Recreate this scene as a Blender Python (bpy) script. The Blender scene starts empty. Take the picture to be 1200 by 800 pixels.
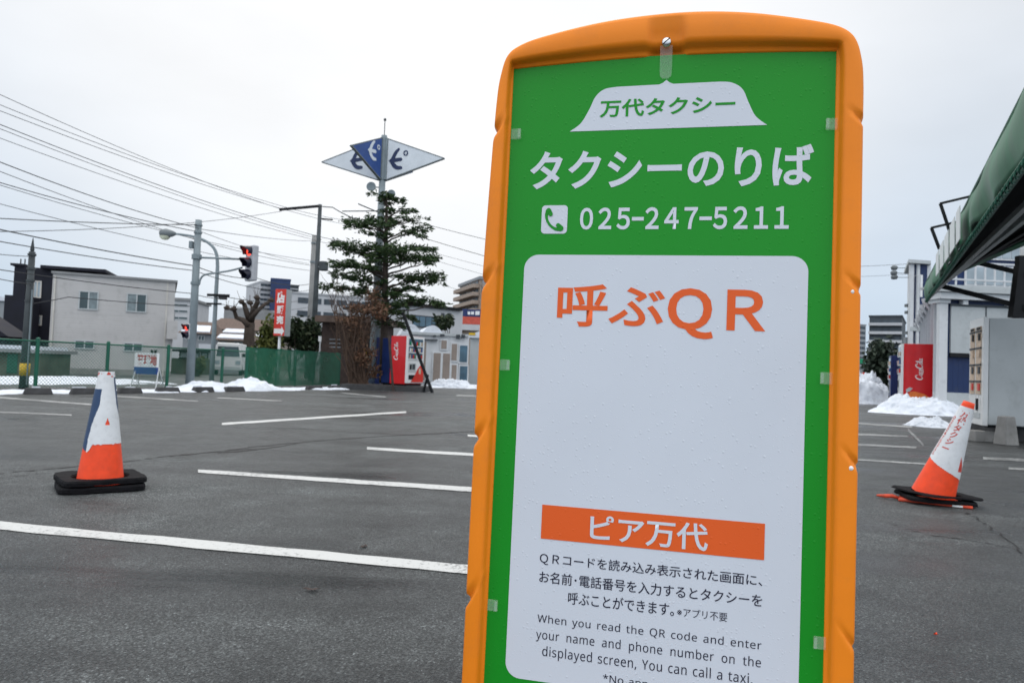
import bpy, bmesh, math, random, os
from mathutils import Vector, Matrix, noise as mnoise
import numpy as np
R = math.radians
SC = bpy.context.scene
COL = SC.collection
random.seed(7)
rng = np.random.default_rng(7)

# ------------------------------------------------------------------ camera
H = 0.92            # eye height
F = 850.0           # focal length in pixels of the 1200 px wide photograph
PITCH = math.atan(33 / F)
ROLL = 0.038
cam_d = bpy.data.cameras.new('camera')
cam = bpy.data.objects.new('camera', cam_d)
COL.objects.link(cam)
cam_d.sensor_width = 36.0
cam_d.lens = F / 1200 * 36.0
cam_d.clip_start = 0.05
cam_d.clip_end = 5000
cam_d.dof.use_dof = True
cam_d.dof.focus_distance = 1.12
cam_d.dof.aperture_fstop = 15.0
CM = Matrix.Translation((0, 0, H)) @ Matrix.Rotation(math.pi / 2 + PITCH, 4, 'X') @ Matrix.Rotation(ROLL, 4, 'Z')
cam.matrix_world = CM
SC.camera = cam

# ------------------------------------------------------------------ sky, sun, exposure
SUN_EL, SUN_AZ = R(52), R(-20)      # azimuth from +Y towards +X
world = bpy.data.worlds.new('World')
SC.world = world
world.use_nodes = True
nt = world.node_tree
for n in list(nt.nodes): nt.nodes.remove(n)
out = nt.nodes.new('ShaderNodeOutputWorld')
bg = nt.nodes.new('ShaderNodeBackground'); bg.inputs['Strength'].default_value = 0.1
sky = nt.nodes.new('ShaderNodeTexSky'); sky.sky_type = 'NISHITA'; sky.sun_disc = False
sky.sun_elevation = SUN_EL; sky.sun_rotation = SUN_AZ
sky.dust_density = 3.0
tc = nt.nodes.new('ShaderNodeTexCoord')
def wn(t, **k):
    n = nt.nodes.new(t)
    for a, b in k.items(): setattr(n, a, b)
    return n
sep = wn('ShaderNodeSeparateXYZ'); nt.links.new(tc.outputs['Generated'], sep.inputs[0])
# overcast brightness by elevation: darker, bluer towards the horizon, brighter overhead
ramp = wn('ShaderNodeValToRGB')
nt.links.new(sep.outputs['Z'], ramp.inputs[0])
els = ramp.color_ramp.elements
els[0].position = 0.0; els[0].color = (5.6, 7.0, 8.5, 1)
els[1].position = 1.0; els[1].color = (17.5, 17.5, 17.6, 1)
e = els.new(0.14); e.color = (6.6, 7.6, 8.8, 1)
e = els.new(0.46); e.color = (8.7, 9.0, 9.4, 1)
# brighter cloud where the sun stands behind it
dotn = wn('ShaderNodeVectorMath', operation='DOT_PRODUCT')
nt.links.new(tc.outputs['Generated'], dotn.inputs[0])
bd = Vector((-0.12, 1.0, 0.56)).normalized()
dotn.inputs[1].default_value = bd
mr = wn('ShaderNodeMapRange'); mr.interpolation_type = 'SMOOTHSTEP'
nt.links.new(dotn.outputs['Value'], mr.inputs['Value'])
mr.inputs['From Min'].default_value = 0.78; mr.inputs['From Max'].default_value = 1.0
nz = wn('ShaderNodeTexNoise'); nz.inputs['Scale'].default_value = 2.2; nz.inputs['Detail'].default_value = 5
nz.inputs['Roughness'].default_value = 0.5
mp = wn('ShaderNodeMapping'); mp.inputs['Scale'].default_value = (1, 1, 2.4)
nt.links.new(tc.outputs['Generated'], mp.inputs[0]); nt.links.new(mp.outputs[0], nz.inputs['Vector'])
nr = wn('ShaderNodeMapRange'); nt.links.new(nz.outputs['Fac'], nr.inputs['Value'])
nr.inputs['From Min'].default_value = 0.3; nr.inputs['From Max'].default_value = 0.7
nr.inputs['To Min'].default_value = 0.93; nr.inputs['To Max'].default_value = 1.07
m1 = wn('ShaderNodeMix', data_type='RGBA'); m1.clamp_result = False
nt.links.new(mr.outputs[0], m1.inputs['Factor'])
nt.links.new(ramp.outputs[0], m1.inputs[6]); m1.inputs[7].default_value = (10.3, 10.4, 10.5, 1)
vm = wn('ShaderNodeVectorMath', operation='SCALE')
bk = wn('ShaderNodeMapRange'); bk.interpolation_type = 'SMOOTHSTEP'      # added brightness in the unseen sky behind the camera, to light the sign
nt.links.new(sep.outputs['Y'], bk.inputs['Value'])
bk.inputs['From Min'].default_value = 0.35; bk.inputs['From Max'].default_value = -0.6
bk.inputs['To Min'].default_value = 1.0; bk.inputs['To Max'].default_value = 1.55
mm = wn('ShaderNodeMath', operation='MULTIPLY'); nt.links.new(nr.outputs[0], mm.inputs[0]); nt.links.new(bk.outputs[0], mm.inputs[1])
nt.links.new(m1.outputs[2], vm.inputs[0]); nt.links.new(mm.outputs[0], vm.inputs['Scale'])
m2 = wn('ShaderNodeMix', data_type='RGBA'); m2.clamp_result = False
m2.inputs['Factor'].default_value = 0.94
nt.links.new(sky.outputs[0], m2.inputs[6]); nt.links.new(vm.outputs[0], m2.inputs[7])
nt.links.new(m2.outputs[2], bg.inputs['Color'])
nt.links.new(bg.outputs[0], out.inputs[0])

sd = bpy.data.lights.new('sun', 'SUN'); sd.energy = 0.7; sd.angle = R(25); sd.color = (1, 0.97, 0.93)
sun = bpy.data.objects.new('sun', sd); COL.objects.link(sun)
sdir = Vector((math.sin(SUN_AZ) * math.cos(SUN_EL), math.cos(SUN_AZ) * math.cos(SUN_EL), math.sin(SUN_EL)))
sun.rotation_euler = sdir.to_track_quat('Z', 'Y').to_euler()
sun.location = sdir * 50
vs = SC.view_settings
vs.view_transform = 'Standard'; vs.look = 'None'; vs.gamma = 1.0; vs.exposure = 0.0; vs.use_curve_mapping = False
SC.cycles.max_bounces = 8
SC.cycles.transparent_max_bounces = 16
SC.cycles.use_denoising = True

# ------------------------------------------------------------------ pixel helpers (where a thing of the photo stands in the place)
R3 = CM.to_3x3()
def ray(x, y):
    return (R3 @ Vector(((x - 600) / F, -(y - 400) / F, -1.0)))
def P(x, y, Y):
    d = ray(x, y); return Vector((0, 0, H)) + d * (Y / d.y)
def G(x, y, z=0.0):
    d = ray(x, y); return Vector((0, 0, H)) + d * ((z - H) / d.z)
def GX(x, Y, z=0.0):
    """point of height z at depth Y that shows at picture column x (near the horizon)"""
    y = 433 + .038 * (x - 600)
    for _ in range(6):
        p = P(x, y, Y); y += (p.z - z) * F / Y
    return P(x, y, Y)

# ------------------------------------------------------------------ materials
def newmat(name):
    m = bpy.data.materials.new(name); m.use_nodes = True
    t = m.node_tree; b = t.nodes['Principled BSDF']
    return m, t, b
def mat(name, col, rough=0.6, var=0.12, scale=3.0, bump=0.0, bscale=40.0, metal=0.0, spec=0.32, coat=0.0, dirt=0.0, stretch=(1, 1, 1)):
    m, t, b = newmat(name)
    b.inputs['Roughness'].default_value = rough; b.inputs['Metallic'].default_value = metal
    b.inputs['Specular IOR Level'].default_value = spec
    b.inputs['Coat Weight'].default_value = coat
    c = t.nodes.new('ShaderNodeTexCoord'); mpn = t.nodes.new('ShaderNodeMapping')
    mpn.inputs['Scale'].default_value = stretch
    t.links.new(c.outputs['Object'], mpn.inputs[0])
    n = t.nodes.new('ShaderNodeTexNoise'); n.inputs['Scale'].default_value = scale; n.inputs['Detail'].default_value = 6
    t.links.new(mpn.outputs[0], n.inputs['Vector'])
    r = t.nodes.new('ShaderNodeMapRange'); t.links.new(n.outputs['Fac'], r.inputs['Value'])
    r.inputs['From Min'].default_value = .3; r.inputs['From Max'].default_value = .7
    x = t.nodes.new('ShaderNodeMix'); x.data_type = 'RGBA'
    t.links.new(r.outputs[0], x.inputs['Factor'])
    x.inputs[6].default_value = (*[v * (1 - var) for v in col], 1)
    x.inputs[7].default_value = (*[min(1, v * (1 + var)) for v in col], 1)
    last = x.outputs[2]
    if dirt > 0:
        n2 = t.nodes.new('ShaderNodeTexNoise'); n2.inputs['Scale'].default_value = scale * 2.7; n2.inputs['Detail'].default_value = 8
        n2.inputs['Roughness'].default_value = .7
        t.links.new(mpn.outputs[0], n2.inputs['Vector'])
        r2 = t.nodes.new('ShaderNodeMapRange'); t.links.new(n2.outputs['Fac'], r2.inputs['Value'])
        r2.inputs['From Min'].default_value = .52; r2.inputs['From Max'].default_value = .75
        r2.inputs['To Max'].default_value = dirt
        y = t.nodes.new('ShaderNodeMix'); y.data_type = 'RGBA'
        t.links.new(r2.outputs[0], y.inputs['Factor']); t.links.new(last, y.inputs[6])
        y.inputs[7].default_value = (.09, .085, .075, 1); last = y.outputs[2]
    t.links.new(last, b.inputs['Base Color'])
    rr = t.nodes.new('ShaderNodeMapRange'); t.links.new(n.outputs['Fac'], rr.inputs['Value'])
    rr.inputs['To Min'].default_value = max(0.02, rough - .1); rr.inputs['To Max'].default_value = min(1, rough + .1)
    t.links.new(rr.outputs[0], b.inputs['Roughness'])
    if bump > 0:
        n3 = t.nodes.new('ShaderNodeTexNoise'); n3.inputs['Scale'].default_value = bscale; n3.inputs['Detail'].default_value = 4
        t.links.new(c.outputs['Object'], n3.inputs['Vector'])
        bp = t.nodes.new('ShaderNodeBump'); bp.inputs['Strength'].default_value = bump; bp.inputs['Distance'].default_value = .02
        t.links.new(n3.outputs['Fac'], bp.inputs['Height']); t.links.new(bp.outputs[0], b.inputs['Normal'])
    return m
def lined(name, col, axis='Z', period=.2, depth=.35, rough=.6, var=.08):
    """painted sheet or siding with evenly spaced grooves (the grooves are bump and a thin dirt line)"""
    m = mat(name, col, rough, var, 1.2, dirt=.25)
    t = m.node_tree; b = t.nodes['Principled BSDF']
    c = t.nodes.new('ShaderNodeTexCoord'); s = t.nodes.new('ShaderNodeSeparateXYZ'); t.links.new(c.outputs['Object'], s.inputs[0])
    md = t.nodes.new('ShaderNodeMath'); md.operation = 'PINGPONG'; md.inputs[1].default_value = period / 2
    t.links.new(s.outputs[axis], md.inputs[0])
    lt = t.nodes.new('ShaderNodeMapRange'); lt.inputs['From Min'].default_value = 0; lt.inputs['From Max'].default_value = period * .06
    t.links.new(md.outputs[0], lt.inputs['Value'])
    bp = t.nodes.new('ShaderNodeBump'); bp.inputs['Strength'].default_value = depth; bp.inputs['Distance'].default_value = .02
    t.links.new(lt.outputs[0], bp.inputs['Height']); t.links.new(bp.outputs[0], b.inputs['Normal'])
    return m
def emit(name, col, st, base=(.02, .02, .02)):
    m, t, b = newmat(name)
    b.inputs['Base Color'].default_value = (*base, 1)
    b.inputs['Emission Color'].default_value = (*col, 1); b.inputs['Emission Strength'].default_value = st
    return m
def glass_dark(name, col, rough=.08):
    return mat(name, col, rough, .25, 1.5, spec=.6)

def asphalt():
    m, t, b = newmat('wet asphalt')
    L = t.links.new
    c = t.nodes.new('ShaderNodeTexCoord')
    def noise(scale, detail=4, rough=.5, vec=None, dist=0.0):
        n = t.nodes.new('ShaderNodeTexNoise'); n.inputs['Scale'].default_value = scale
        n.inputs['Detail'].default_value = detail; n.inputs['Roughness'].default_value = rough; n.inputs['Distortion'].default_value = dist
        L(vec or c.outputs['Object'], n.inputs['Vector']); return n.outputs['Fac']
    def rng_(v, a, b_, c_, d):
        r = t.nodes.new('ShaderNodeMapRange'); L(v, r.inputs['Value'])
        for k, x in zip(('From Min', 'From Max', 'To Min', 'To Max'), (a, b_, c_, d)): r.inputs[k].default_value = x
        return r.outputs[0]
    def mth(op, a, b_=None):
        n = t.nodes.new('ShaderNodeMath'); n.operation = op
        for i, v in enumerate((a, b_)):
            if v is None: continue
            if isinstance(v, (int, float)): n.inputs[i].default_value = v
            else: L(v, n.inputs[i])
        return n.outputs[0]
    mpn = t.nodes.new('ShaderNodeMapping'); mpn.inputs['Rotation'].default_value = (0, 0, R(-14)); mpn.inputs['Scale'].default_value = (.16, 1, 1)
    L(c.outputs['Object'], mpn.inputs[0])
    big = noise(.55, 5, .55)                       # patches
    streak = noise(1.1, 5, .6, mpn.outputs[0])     # drag of tyres and melt water along the bays
    mid = noise(6, 5, .6)
    vo = t.nodes.new('ShaderNodeTexVoronoi'); vo.inputs['Scale'].default_value = 175; L(c.outputs['Object'], vo.inputs['Vector'])
    vo2 = t.nodes.new('ShaderNodeTexVoronoi'); vo2.inputs['Scale'].default_value = 95; L(c.outputs['Object'], vo2.inputs['Vector'])
    vcol = t.nodes.new('ShaderNodeSeparateColor'); L(vo.outputs['Color'], vcol.inputs[0])
    stone = rng_(vcol.outputs[0], 0, 1, .40, 1.60)
    chip = rng_(vcol.outputs[1], .90, .96, 1.0, 2.3)
    base = mth('MULTIPLY', rng_(big, .34, .66, .55, 1.48), rng_(streak, .34, .66, .55, 1.48))
    base = mth('MULTIPLY', base, rng_(mid, .3, .7, .88, 1.12))
    pit_shade = rng_(vo2.outputs['Distance'], .25, .60, 1.18, .50)      # shade in the gaps between the stones, darkened in the colour
    mot = rng_(noise(2.6, 6, .65), .34, .66, .72, 1.28)
    base = mth('MULTIPLY', mth('MULTIPLY', base, pit_shade), mot)
    base = mth('MULTIPLY', mth('MULTIPLY', base, stone), chip)
    wetn = noise(.9, 7, .62, mpn.outputs[0], .6)
    wet = rng_(wetn, .50, .60, 0, 1)
    base = mth('MULTIPLY', base, mth('SUBTRACT', 1.0, mth('MULTIPLY', wet, .38)))
    alb = mth('MULTIPLY', base, .086)
    col = t.nodes.new('ShaderNodeCombineColor')
    L(mth('MULTIPLY', alb, .91), col.inputs[0]); L(mth('MULTIPLY', alb, 1.0), col.inputs[1]); L(mth('MULTIPLY', alb, 1.01), col.inputs[2])
    L(col.outputs[0], b.inputs['Base Color'])
    rg = mth('ADD', rng_(streak, .32, .68, -.20, .16), rng_(big, .35, .65, .38, .66))
    rg = mth('SUBTRACT', rg, mth('MULTIPLY', wet, .16))
    L(rg, b.inputs['Roughness']); b.inputs['Specular IOR Level'].default_value = .40
    hgt = mth('ADD', mth('MULTIPLY', vo.outputs['Distance'], -.8), mth('MULTIPLY', vo2.outputs['Distance'], -.6))
    hgt = mth('ADD', hgt, mth('MULTIPLY', mid, .6))
    bp = t.nodes.new('ShaderNodeBump'); bp.inputs['Strength'].default_value = 1.0; bp.inputs['Distance'].default_value = .011
    L(hgt, bp.inputs['Height']); L(bp.outputs[0], b.inputs['Normal'])
    return m
def worn_paint(name, wear=.35):
    m, t, b = newmat(name)
    L = t.links.new
    c = t.nodes.new('ShaderNodeTexCoord')
    n = t.nodes.new('ShaderNodeTexNoise'); n.inputs['Scale'].default_value = 38; n.inputs['Detail'].default_value = 6; n.inputs['Roughness'].default_value = .75
    L(c.outputs['Object'], n.inputs['Vector'])
    n2 = t.nodes.new('ShaderNodeTexNoise'); n2.inputs['Scale'].default_value = 1.6; n2.inputs['Detail'].default_value = 3
    L(c.outputs['Object'], n2.inputs['Vector'])
    a = t.nodes.new('ShaderNodeMath'); a.operation = 'MULTIPLY_ADD'; L(n2.outputs['Fac'], a.inputs[0]); a.inputs[1].default_value = .5; L(n.outputs['Fac'], a.inputs[2])
    r = t.nodes.new('ShaderNodeMapRange'); L(a.outputs[0], r.inputs['Value'])
    r.inputs['From Min'].default_value = wear + .22; r.inputs['From Max'].default_value = wear + .36
    x = t.nodes.new('ShaderNodeMix'); x.data_type = 'RGBA'; L(r.outputs[0], x.inputs['Factor'])
    x.inputs[6].default_value = (.12, .125, .125, 1); x.inputs[7].default_value = (.50, .51, .50, 1)
    L(x.outputs[2], b.inputs['Base Color']); b.inputs['Roughness'].default_value = .55
    return m
def snow_mat(name, dirty=.25):
    m = mat(name, (.64, .68, .74), .8, .08, 1.4, bump=.8, bscale=11, spec=.3, dirt=dirty)
    return m
def panel_mat(name, col, rough=.34):
    """printed vinyl under fine rain drops"""
    m, t, b = newmat(name); L = t.links.new
    c = t.nodes.new('ShaderNodeTexCoord')
    n = t.nodes.new('ShaderNodeTexNoise'); n.inputs['Scale'].default_value = 5; n.inputs['Detail'].default_value = 5; L(c.outputs['Object'], n.inputs['Vector'])
    x = t.nodes.new('ShaderNodeMix'); x.data_type = 'RGBA'; L(n.outputs['Fac'], x.inputs['Factor'])
    x.inputs[6].default_value = (*[v * .93 for v in col], 1); x.inputs[7].default_value = (*[min(1, v * 1.06) for v in col], 1)
    L(x.outputs[2], b.inputs['Base Color'])
    b.inputs['Roughness'].default_value = rough; b.inputs['Specular IOR Level'].default_value = .22
    tot = None
    for sc, th, seed in ((170, .0007, 0.0), (330, .0004, 3.1)):
        mp_ = t.nodes.new('ShaderNodeMapping'); mp_.inputs['Location'].default_value = (seed, seed, seed); L(c.outputs['Object'], mp_.inputs[0])
        v = t.nodes.new('ShaderNodeTexVoronoi'); v.inputs['Scale'].default_value = sc; L(mp_.outputs[0], v.inputs['Vector'])
        s = t.nodes.new('ShaderNodeSeparateColor'); L(v.outputs['Color'], s.inputs[0])
        k = t.nodes.new('ShaderNodeMath'); k.operation = 'GREATER_THAN'; L(s.outputs[0], k.inputs[0]); k.inputs[1].default_value = .80
        q = t.nodes.new('ShaderNodeMapRange'); q.interpolation_type = 'SMOOTHSTEP'; L(v.outputs['Distance'], q.inputs['Value'])
        q.inputs['From Min'].default_value = .10; q.inputs['From Max'].default_value = .34; q.inputs['To Min'].default_value = 1; q.inputs['To Max'].default_value = 0
        w = t.nodes.new('ShaderNodeMath'); w.operation = 'MULTIPLY'; L(k.outputs[0], w.inputs[0]); L(q.outputs[0], w.inputs[1])
        w2 = t.nodes.new('ShaderNodeMath'); w2.operation = 'MULTIPLY'; L(w.outputs[0], w2.inputs[0]); w2.inputs[1].default_value = th
        if tot is None: tot = w2.outputs[0]
        else:
            ad = t.nodes.new('ShaderNodeMath'); ad.operation = 'ADD'; L(tot, ad.inputs[0]); L(w2.outputs[0], ad.inputs[1]); tot = ad.outputs[0]
    bp = t.nodes.new('ShaderNodeBump'); bp.inputs['Strength'].default_value = .42; bp.inputs['Distance'].default_value = 1.0
    L(tot, bp.inputs['Height']); L(bp.outputs[0], b.inputs['Normal'])
    return m
def net_mat(name, col, alpha):
    m, t, b = newmat(name); L = t.links.new
    b.inputs['Base Color'].default_value = (*col, 1); b.inputs['Roughness'].default_value = .7
    c = t.nodes.new('ShaderNodeTexCoord')
    n = t.nodes.new('ShaderNodeTexNoise'); n.inputs['Scale'].default_value = 2.5; n.inputs['Detail'].default_value = 5; L(c.outputs['Object'], n.inputs['Vector'])
    r = t.nodes.new('ShaderNodeMapRange'); L(n.outputs['Fac'], r.inputs['Value'])
    r.inputs['From Min'].default_value = .3; r.inputs['From Max'].default_value = .7
    r.inputs['To Min'].default_value = alpha - .12; r.inputs['To Max'].default_value = min(1, alpha + .12)
    L(r.outputs[0], b.inputs['Alpha'])
    return m
def foliage_mat(name, cols):
    m, t, b = newmat(name); L = t.links.new
    g = t.nodes.new('ShaderNodeNewGeometry')
    rp = t.nodes.new('ShaderNodeValToRGB'); L(g.outputs['Random Per Island'], rp.inputs[0])
    e_ = rp.color_ramp.elements
    e_[0].color = (*cols[0], 1); e_[1].color = (*cols[-1], 1)
    for i, cc in enumerate(cols[1:-1]): e_.new((i + 1) / (len(cols) - 1)).color = (*cc, 1)
    L(rp.outputs[0], b.inputs['Base Color']); b.inputs['Roughness'].default_value = .6
    b.inputs['Specular IOR Level'].default_value = .25
    return m

M = {}
M['asphalt'] = asphalt()
M['paint'] = worn_paint('worn white road paint', .34)
M['paint2'] = worn_paint('faded white road paint', .52)
M['crack'] = mat('crack filler', (.02, .02, .02), .7)
M['snow'] = snow_mat('snow', .30)
M['snow_dirty'] = snow_mat('old snow', .5)
M['orange_plastic'] = mat('orange moulded plastic', (.90, .250, .012), .42, .07, 5, bump=.015, bscale=300, dirt=.13, spec=.25)
M['sign_green'] = panel_mat('green vinyl', (.010, .275, .018))
M['sign_white'] = panel_mat('white vinyl', (.66, .70, .77))
M['sign_orange'] = panel_mat('orange red vinyl', (.80, .125, .025))
M['ink'] = panel_mat('navy ink', (.018, .018, .04))
M['steel'] = mat('steel screw', (.6, .6, .6), .25, .1, 80, metal=1)
M['hole'] = mat('white rivet', (.8, .78, .76), .4)
M['cone_orange'] = mat('fluorescent orange red plastic', (.92, .075, .018), .45, .10, 14, bump=.05, bscale=90, dirt=.12)
M['cone_white'] = mat('white cone sleeve', (.70, .72, .74), .42, .06, 9, bump=.15, bscale=22, dirt=.22)
M['cone_blue'] = mat('blue print on sleeve', (.024, .055, .125), .42, .15, 9)
M['foot_orange'] = mat('dirty orange plastic foot', (.60, .07, .03), .6, .25, 18, dirt=.5)
M['cone_red'] = mat('red print on sleeve', (.55, .06, .04), .45, .25, 60)
M['rubber'] = mat('black rubber', (.0075, .0075, .009), .8, .35, 20, bump=.5, bscale=40, spec=.12)
M['concrete'] = mat('concrete', (.26, .255, .245), .85, .18, 4, bump=.3, bscale=50, dirt=.5)
M['dark_concrete'] = mat('wet dark concrete', (.05, .05, .052), .7, .3, 6, bump=.4, bscale=40)
M['pole'] = mat('grey painted steel pole', (.20, .24, .26), .5, .12, 3, dirt=.25)
M['pole_concrete'] = mat('concrete utility pole', (.25, .25, .245), .8, .12, 3, dirt=.3)
M['pole_dark'] = mat('dark weathered utility pole', (.06, .07, .075), .8, .25, 3)
M['black'] = mat('black cable', (.03, .032, .036), .6)
M['cable'] = mat('grey cable', (.055, .06, .07), .6)
M['black_steel'] = mat('black painted steel', (.010, .011, .013), .6, .3, 5, spec=.2)
M['white_metal'] = mat('white painted metal', (.62, .64, .66), .45, .05, 2, dirt=.2)
M['pale_metal'] = mat('pale grey painted metal', (.45, .48, .49), .5, .06, 2, dirt=.2)
M['navy'] = lined('navy corrugated sheet', (.012, .03, .10), 'X', .18, .5, .45)
M['navy_plain'] = mat('navy painted metal', (.010, .025, .11), .4, .2, 3)
M['red'] = mat('red painted vending case', (.60, .012, .016), .32, .06, 3, coat=.2)
M['white_gloss'] = mat('white gloss paint', (.72, .73, .73), .3, .03, 3)
M['logo_white'] = mat('white lettering', (.78, .76, .75), .4, .03)
M['fence_green'] = mat('green fence paint', (.012, .10, .062), .45, .2, 4)
M['fence_wire'] = mat('green coated wire', (.035, .15, .11), .5, .2, 4)
M['net'] = net_mat('green screen net', (.012, .125, .068), .86)
M['house_wall'] = lined('pale house siding', (.47, .46, .455), 'Z', .22, .35, .7, .05)
M['house_trim'] = mat('house trim', (.55, .53, .49), .6, .1)
M['roof_grey'] = mat('grey roof sheet', (.22, .225, .23), .6, .12, 2)
M['dark_house'] = mat('navy black siding', (.010, .011, .020), .7, .3, 2)
M['glass'] = glass_dark('window glass', (.03, .055, .06))
M['glass_light'] = mat('curtained window glass', (.16, .20, .21), .15, .3, 6, spec=.6)
M['glass_blue'] = mat('blue glass', (.06, .12, .17), .12, .3, 2, spec=.6)
M['glass_pale'] = mat('pale glass', (.30, .36, .40), .12, .2, 2, spec=.6)
M['bark'] = mat('bark', (.055, .042, .034), .9, .35, 14, bump=.6, bscale=25)
M['twig'] = mat('twig bark', (.09, .058, .042), .9, .3, 14)
M['cedar'] = foliage_mat('cedar needles', [(.014, .030, .013), (.028, .062, .020), (.060, .100, .030), (.020, .042, .018)])
M['brown_leaf'] = foliage_mat('withered leaves', [(.10, .05, .03), (.17, .09, .055), (.07, .05, .03)])
M['dark_leaf'] = foliage_mat('dark leaves', [(.010, .018, .010), (.025, .045, .018), (.05, .06, .03)])
M['yellow_leaf'] = foliage_mat('yellow green leaves', [(.04, .055, .012), (.10, .105, .02), (.05, .07, .02)])
M['bush_leaf'] = foliage_mat('grey green leaves', [(.014, .022, .016), (.03, .045, .03), (.055, .075, .05)])
M['tarp'] = mat('green awning tarp', (.030, .15, .075), .5, .28, 1.2, bump=.25, bscale=3.0, dirt=.15, stretch=(2, 2, .4))
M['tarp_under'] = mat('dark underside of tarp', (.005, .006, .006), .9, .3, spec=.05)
M['tarp_white'] = mat('clear white sheet', (.62, .66, .66), .4, .1, 6)
M['lamp_grey'] = mat('grey lamp housing', (.16, .18, .19), .5)
M['lamp_glass'] = mat('frosted lamp cover', (.62, .64, .5), .3)
M['signal_grey'] = mat('grey signal housing', (.42, .43, .46), .45, .08, 4, dirt=.2)
M['signal_dark'] = mat('dark signal lens', (.012, .014, .03), .25)
M['signal_red'] = emit('lit red lens', (1, .07, .04), 2.0, (.3, .02, .02))
M['board_red'] = mat('red sign board', (.60, .035, .022), .4, .12, 4)
M['board_white'] = mat('white sign board', (.74, .75, .76), .45, .05, 3)
M['board_blue'] = mat('blue sign board', (.030, .075, .25), .4, .1, 3)
M['pylon_white'] = mat('white pylon board', (.62, .66, .70), .4, .06, 2)
M['logo_navy'] = mat('navy logo paint', (.012, .026, .085), .4, .1)
M['red_text'] = mat('red sign lettering', (.45, .06, .06), .5, .1)
M['brown_wood'] = mat('brown weathered boards', (.055, .038, .033), .85, .3, 5)
M['beige_panel'] = lined('beige brown door panel', (.27, .225, .195), 'X', .12, .3, .6)
M['apartment'] = mat('beige tiles', (.34, .27, .22), .7, .1, 3)
M['apartment_side'] = mat('grey tiles', (.25, .25, .26), .7, .1, 3)
M['far_white'] = mat('far white wall', (.48, .49, .51), .7, .06, .6)
M['far_grey'] = mat('far grey wall', (.26, .28, .30), .7, .1, .6)
M['far_dark'] = mat('dark tower wall', (.05, .06, .07), .6, .2, .6)
M['tower_navy'] = mat('navy tower cladding', (.025, .045, .12), .5, .15, .3)
M['far_window'] = mat('far windows', (.05, .065, .08), .3, .3, 1)
M['roof_brown'] = mat('brown tile roof', (.12, .085, .07), .8, .25, 4)
M['house_beige'] = mat('beige house wall', (.33, .29, .25), .8, .1, 2)
M['green_shed'] = mat('weathered green brown wall', (.09, .10, .075), .8, .3, 2)
M['yellow_band'] = mat('yellow band', (.62, .40, .02), .5, .2, 20)
M['orange_graphic'] = mat('orange graphic', (.80, .20, .04), .4, .12, 6)
M['warm_lit'] = mat('goods behind glass', (.55, .42, .31), .5, .35, 18)
M['billboard_navy'] = mat('navy billboard', (.02, .035, .12), .5, .2, 3)
M['billboard_red'] = mat('red orange billboard', (.52, .09, .06), .5, .2, 3)
M['road_green'] = mat('green road sign face', (.01, .22, .10), .4)
M['clear'] = None
m_, t_, b_ = newmat('clear plastic clip')
b_.inputs['Base Color'].default_value = (.93, .96, .95, 1); b_.inputs['Roughness'].default_value = .12
b_.inputs['Alpha'].default_value = .09
M['clear'] = m_

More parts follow.
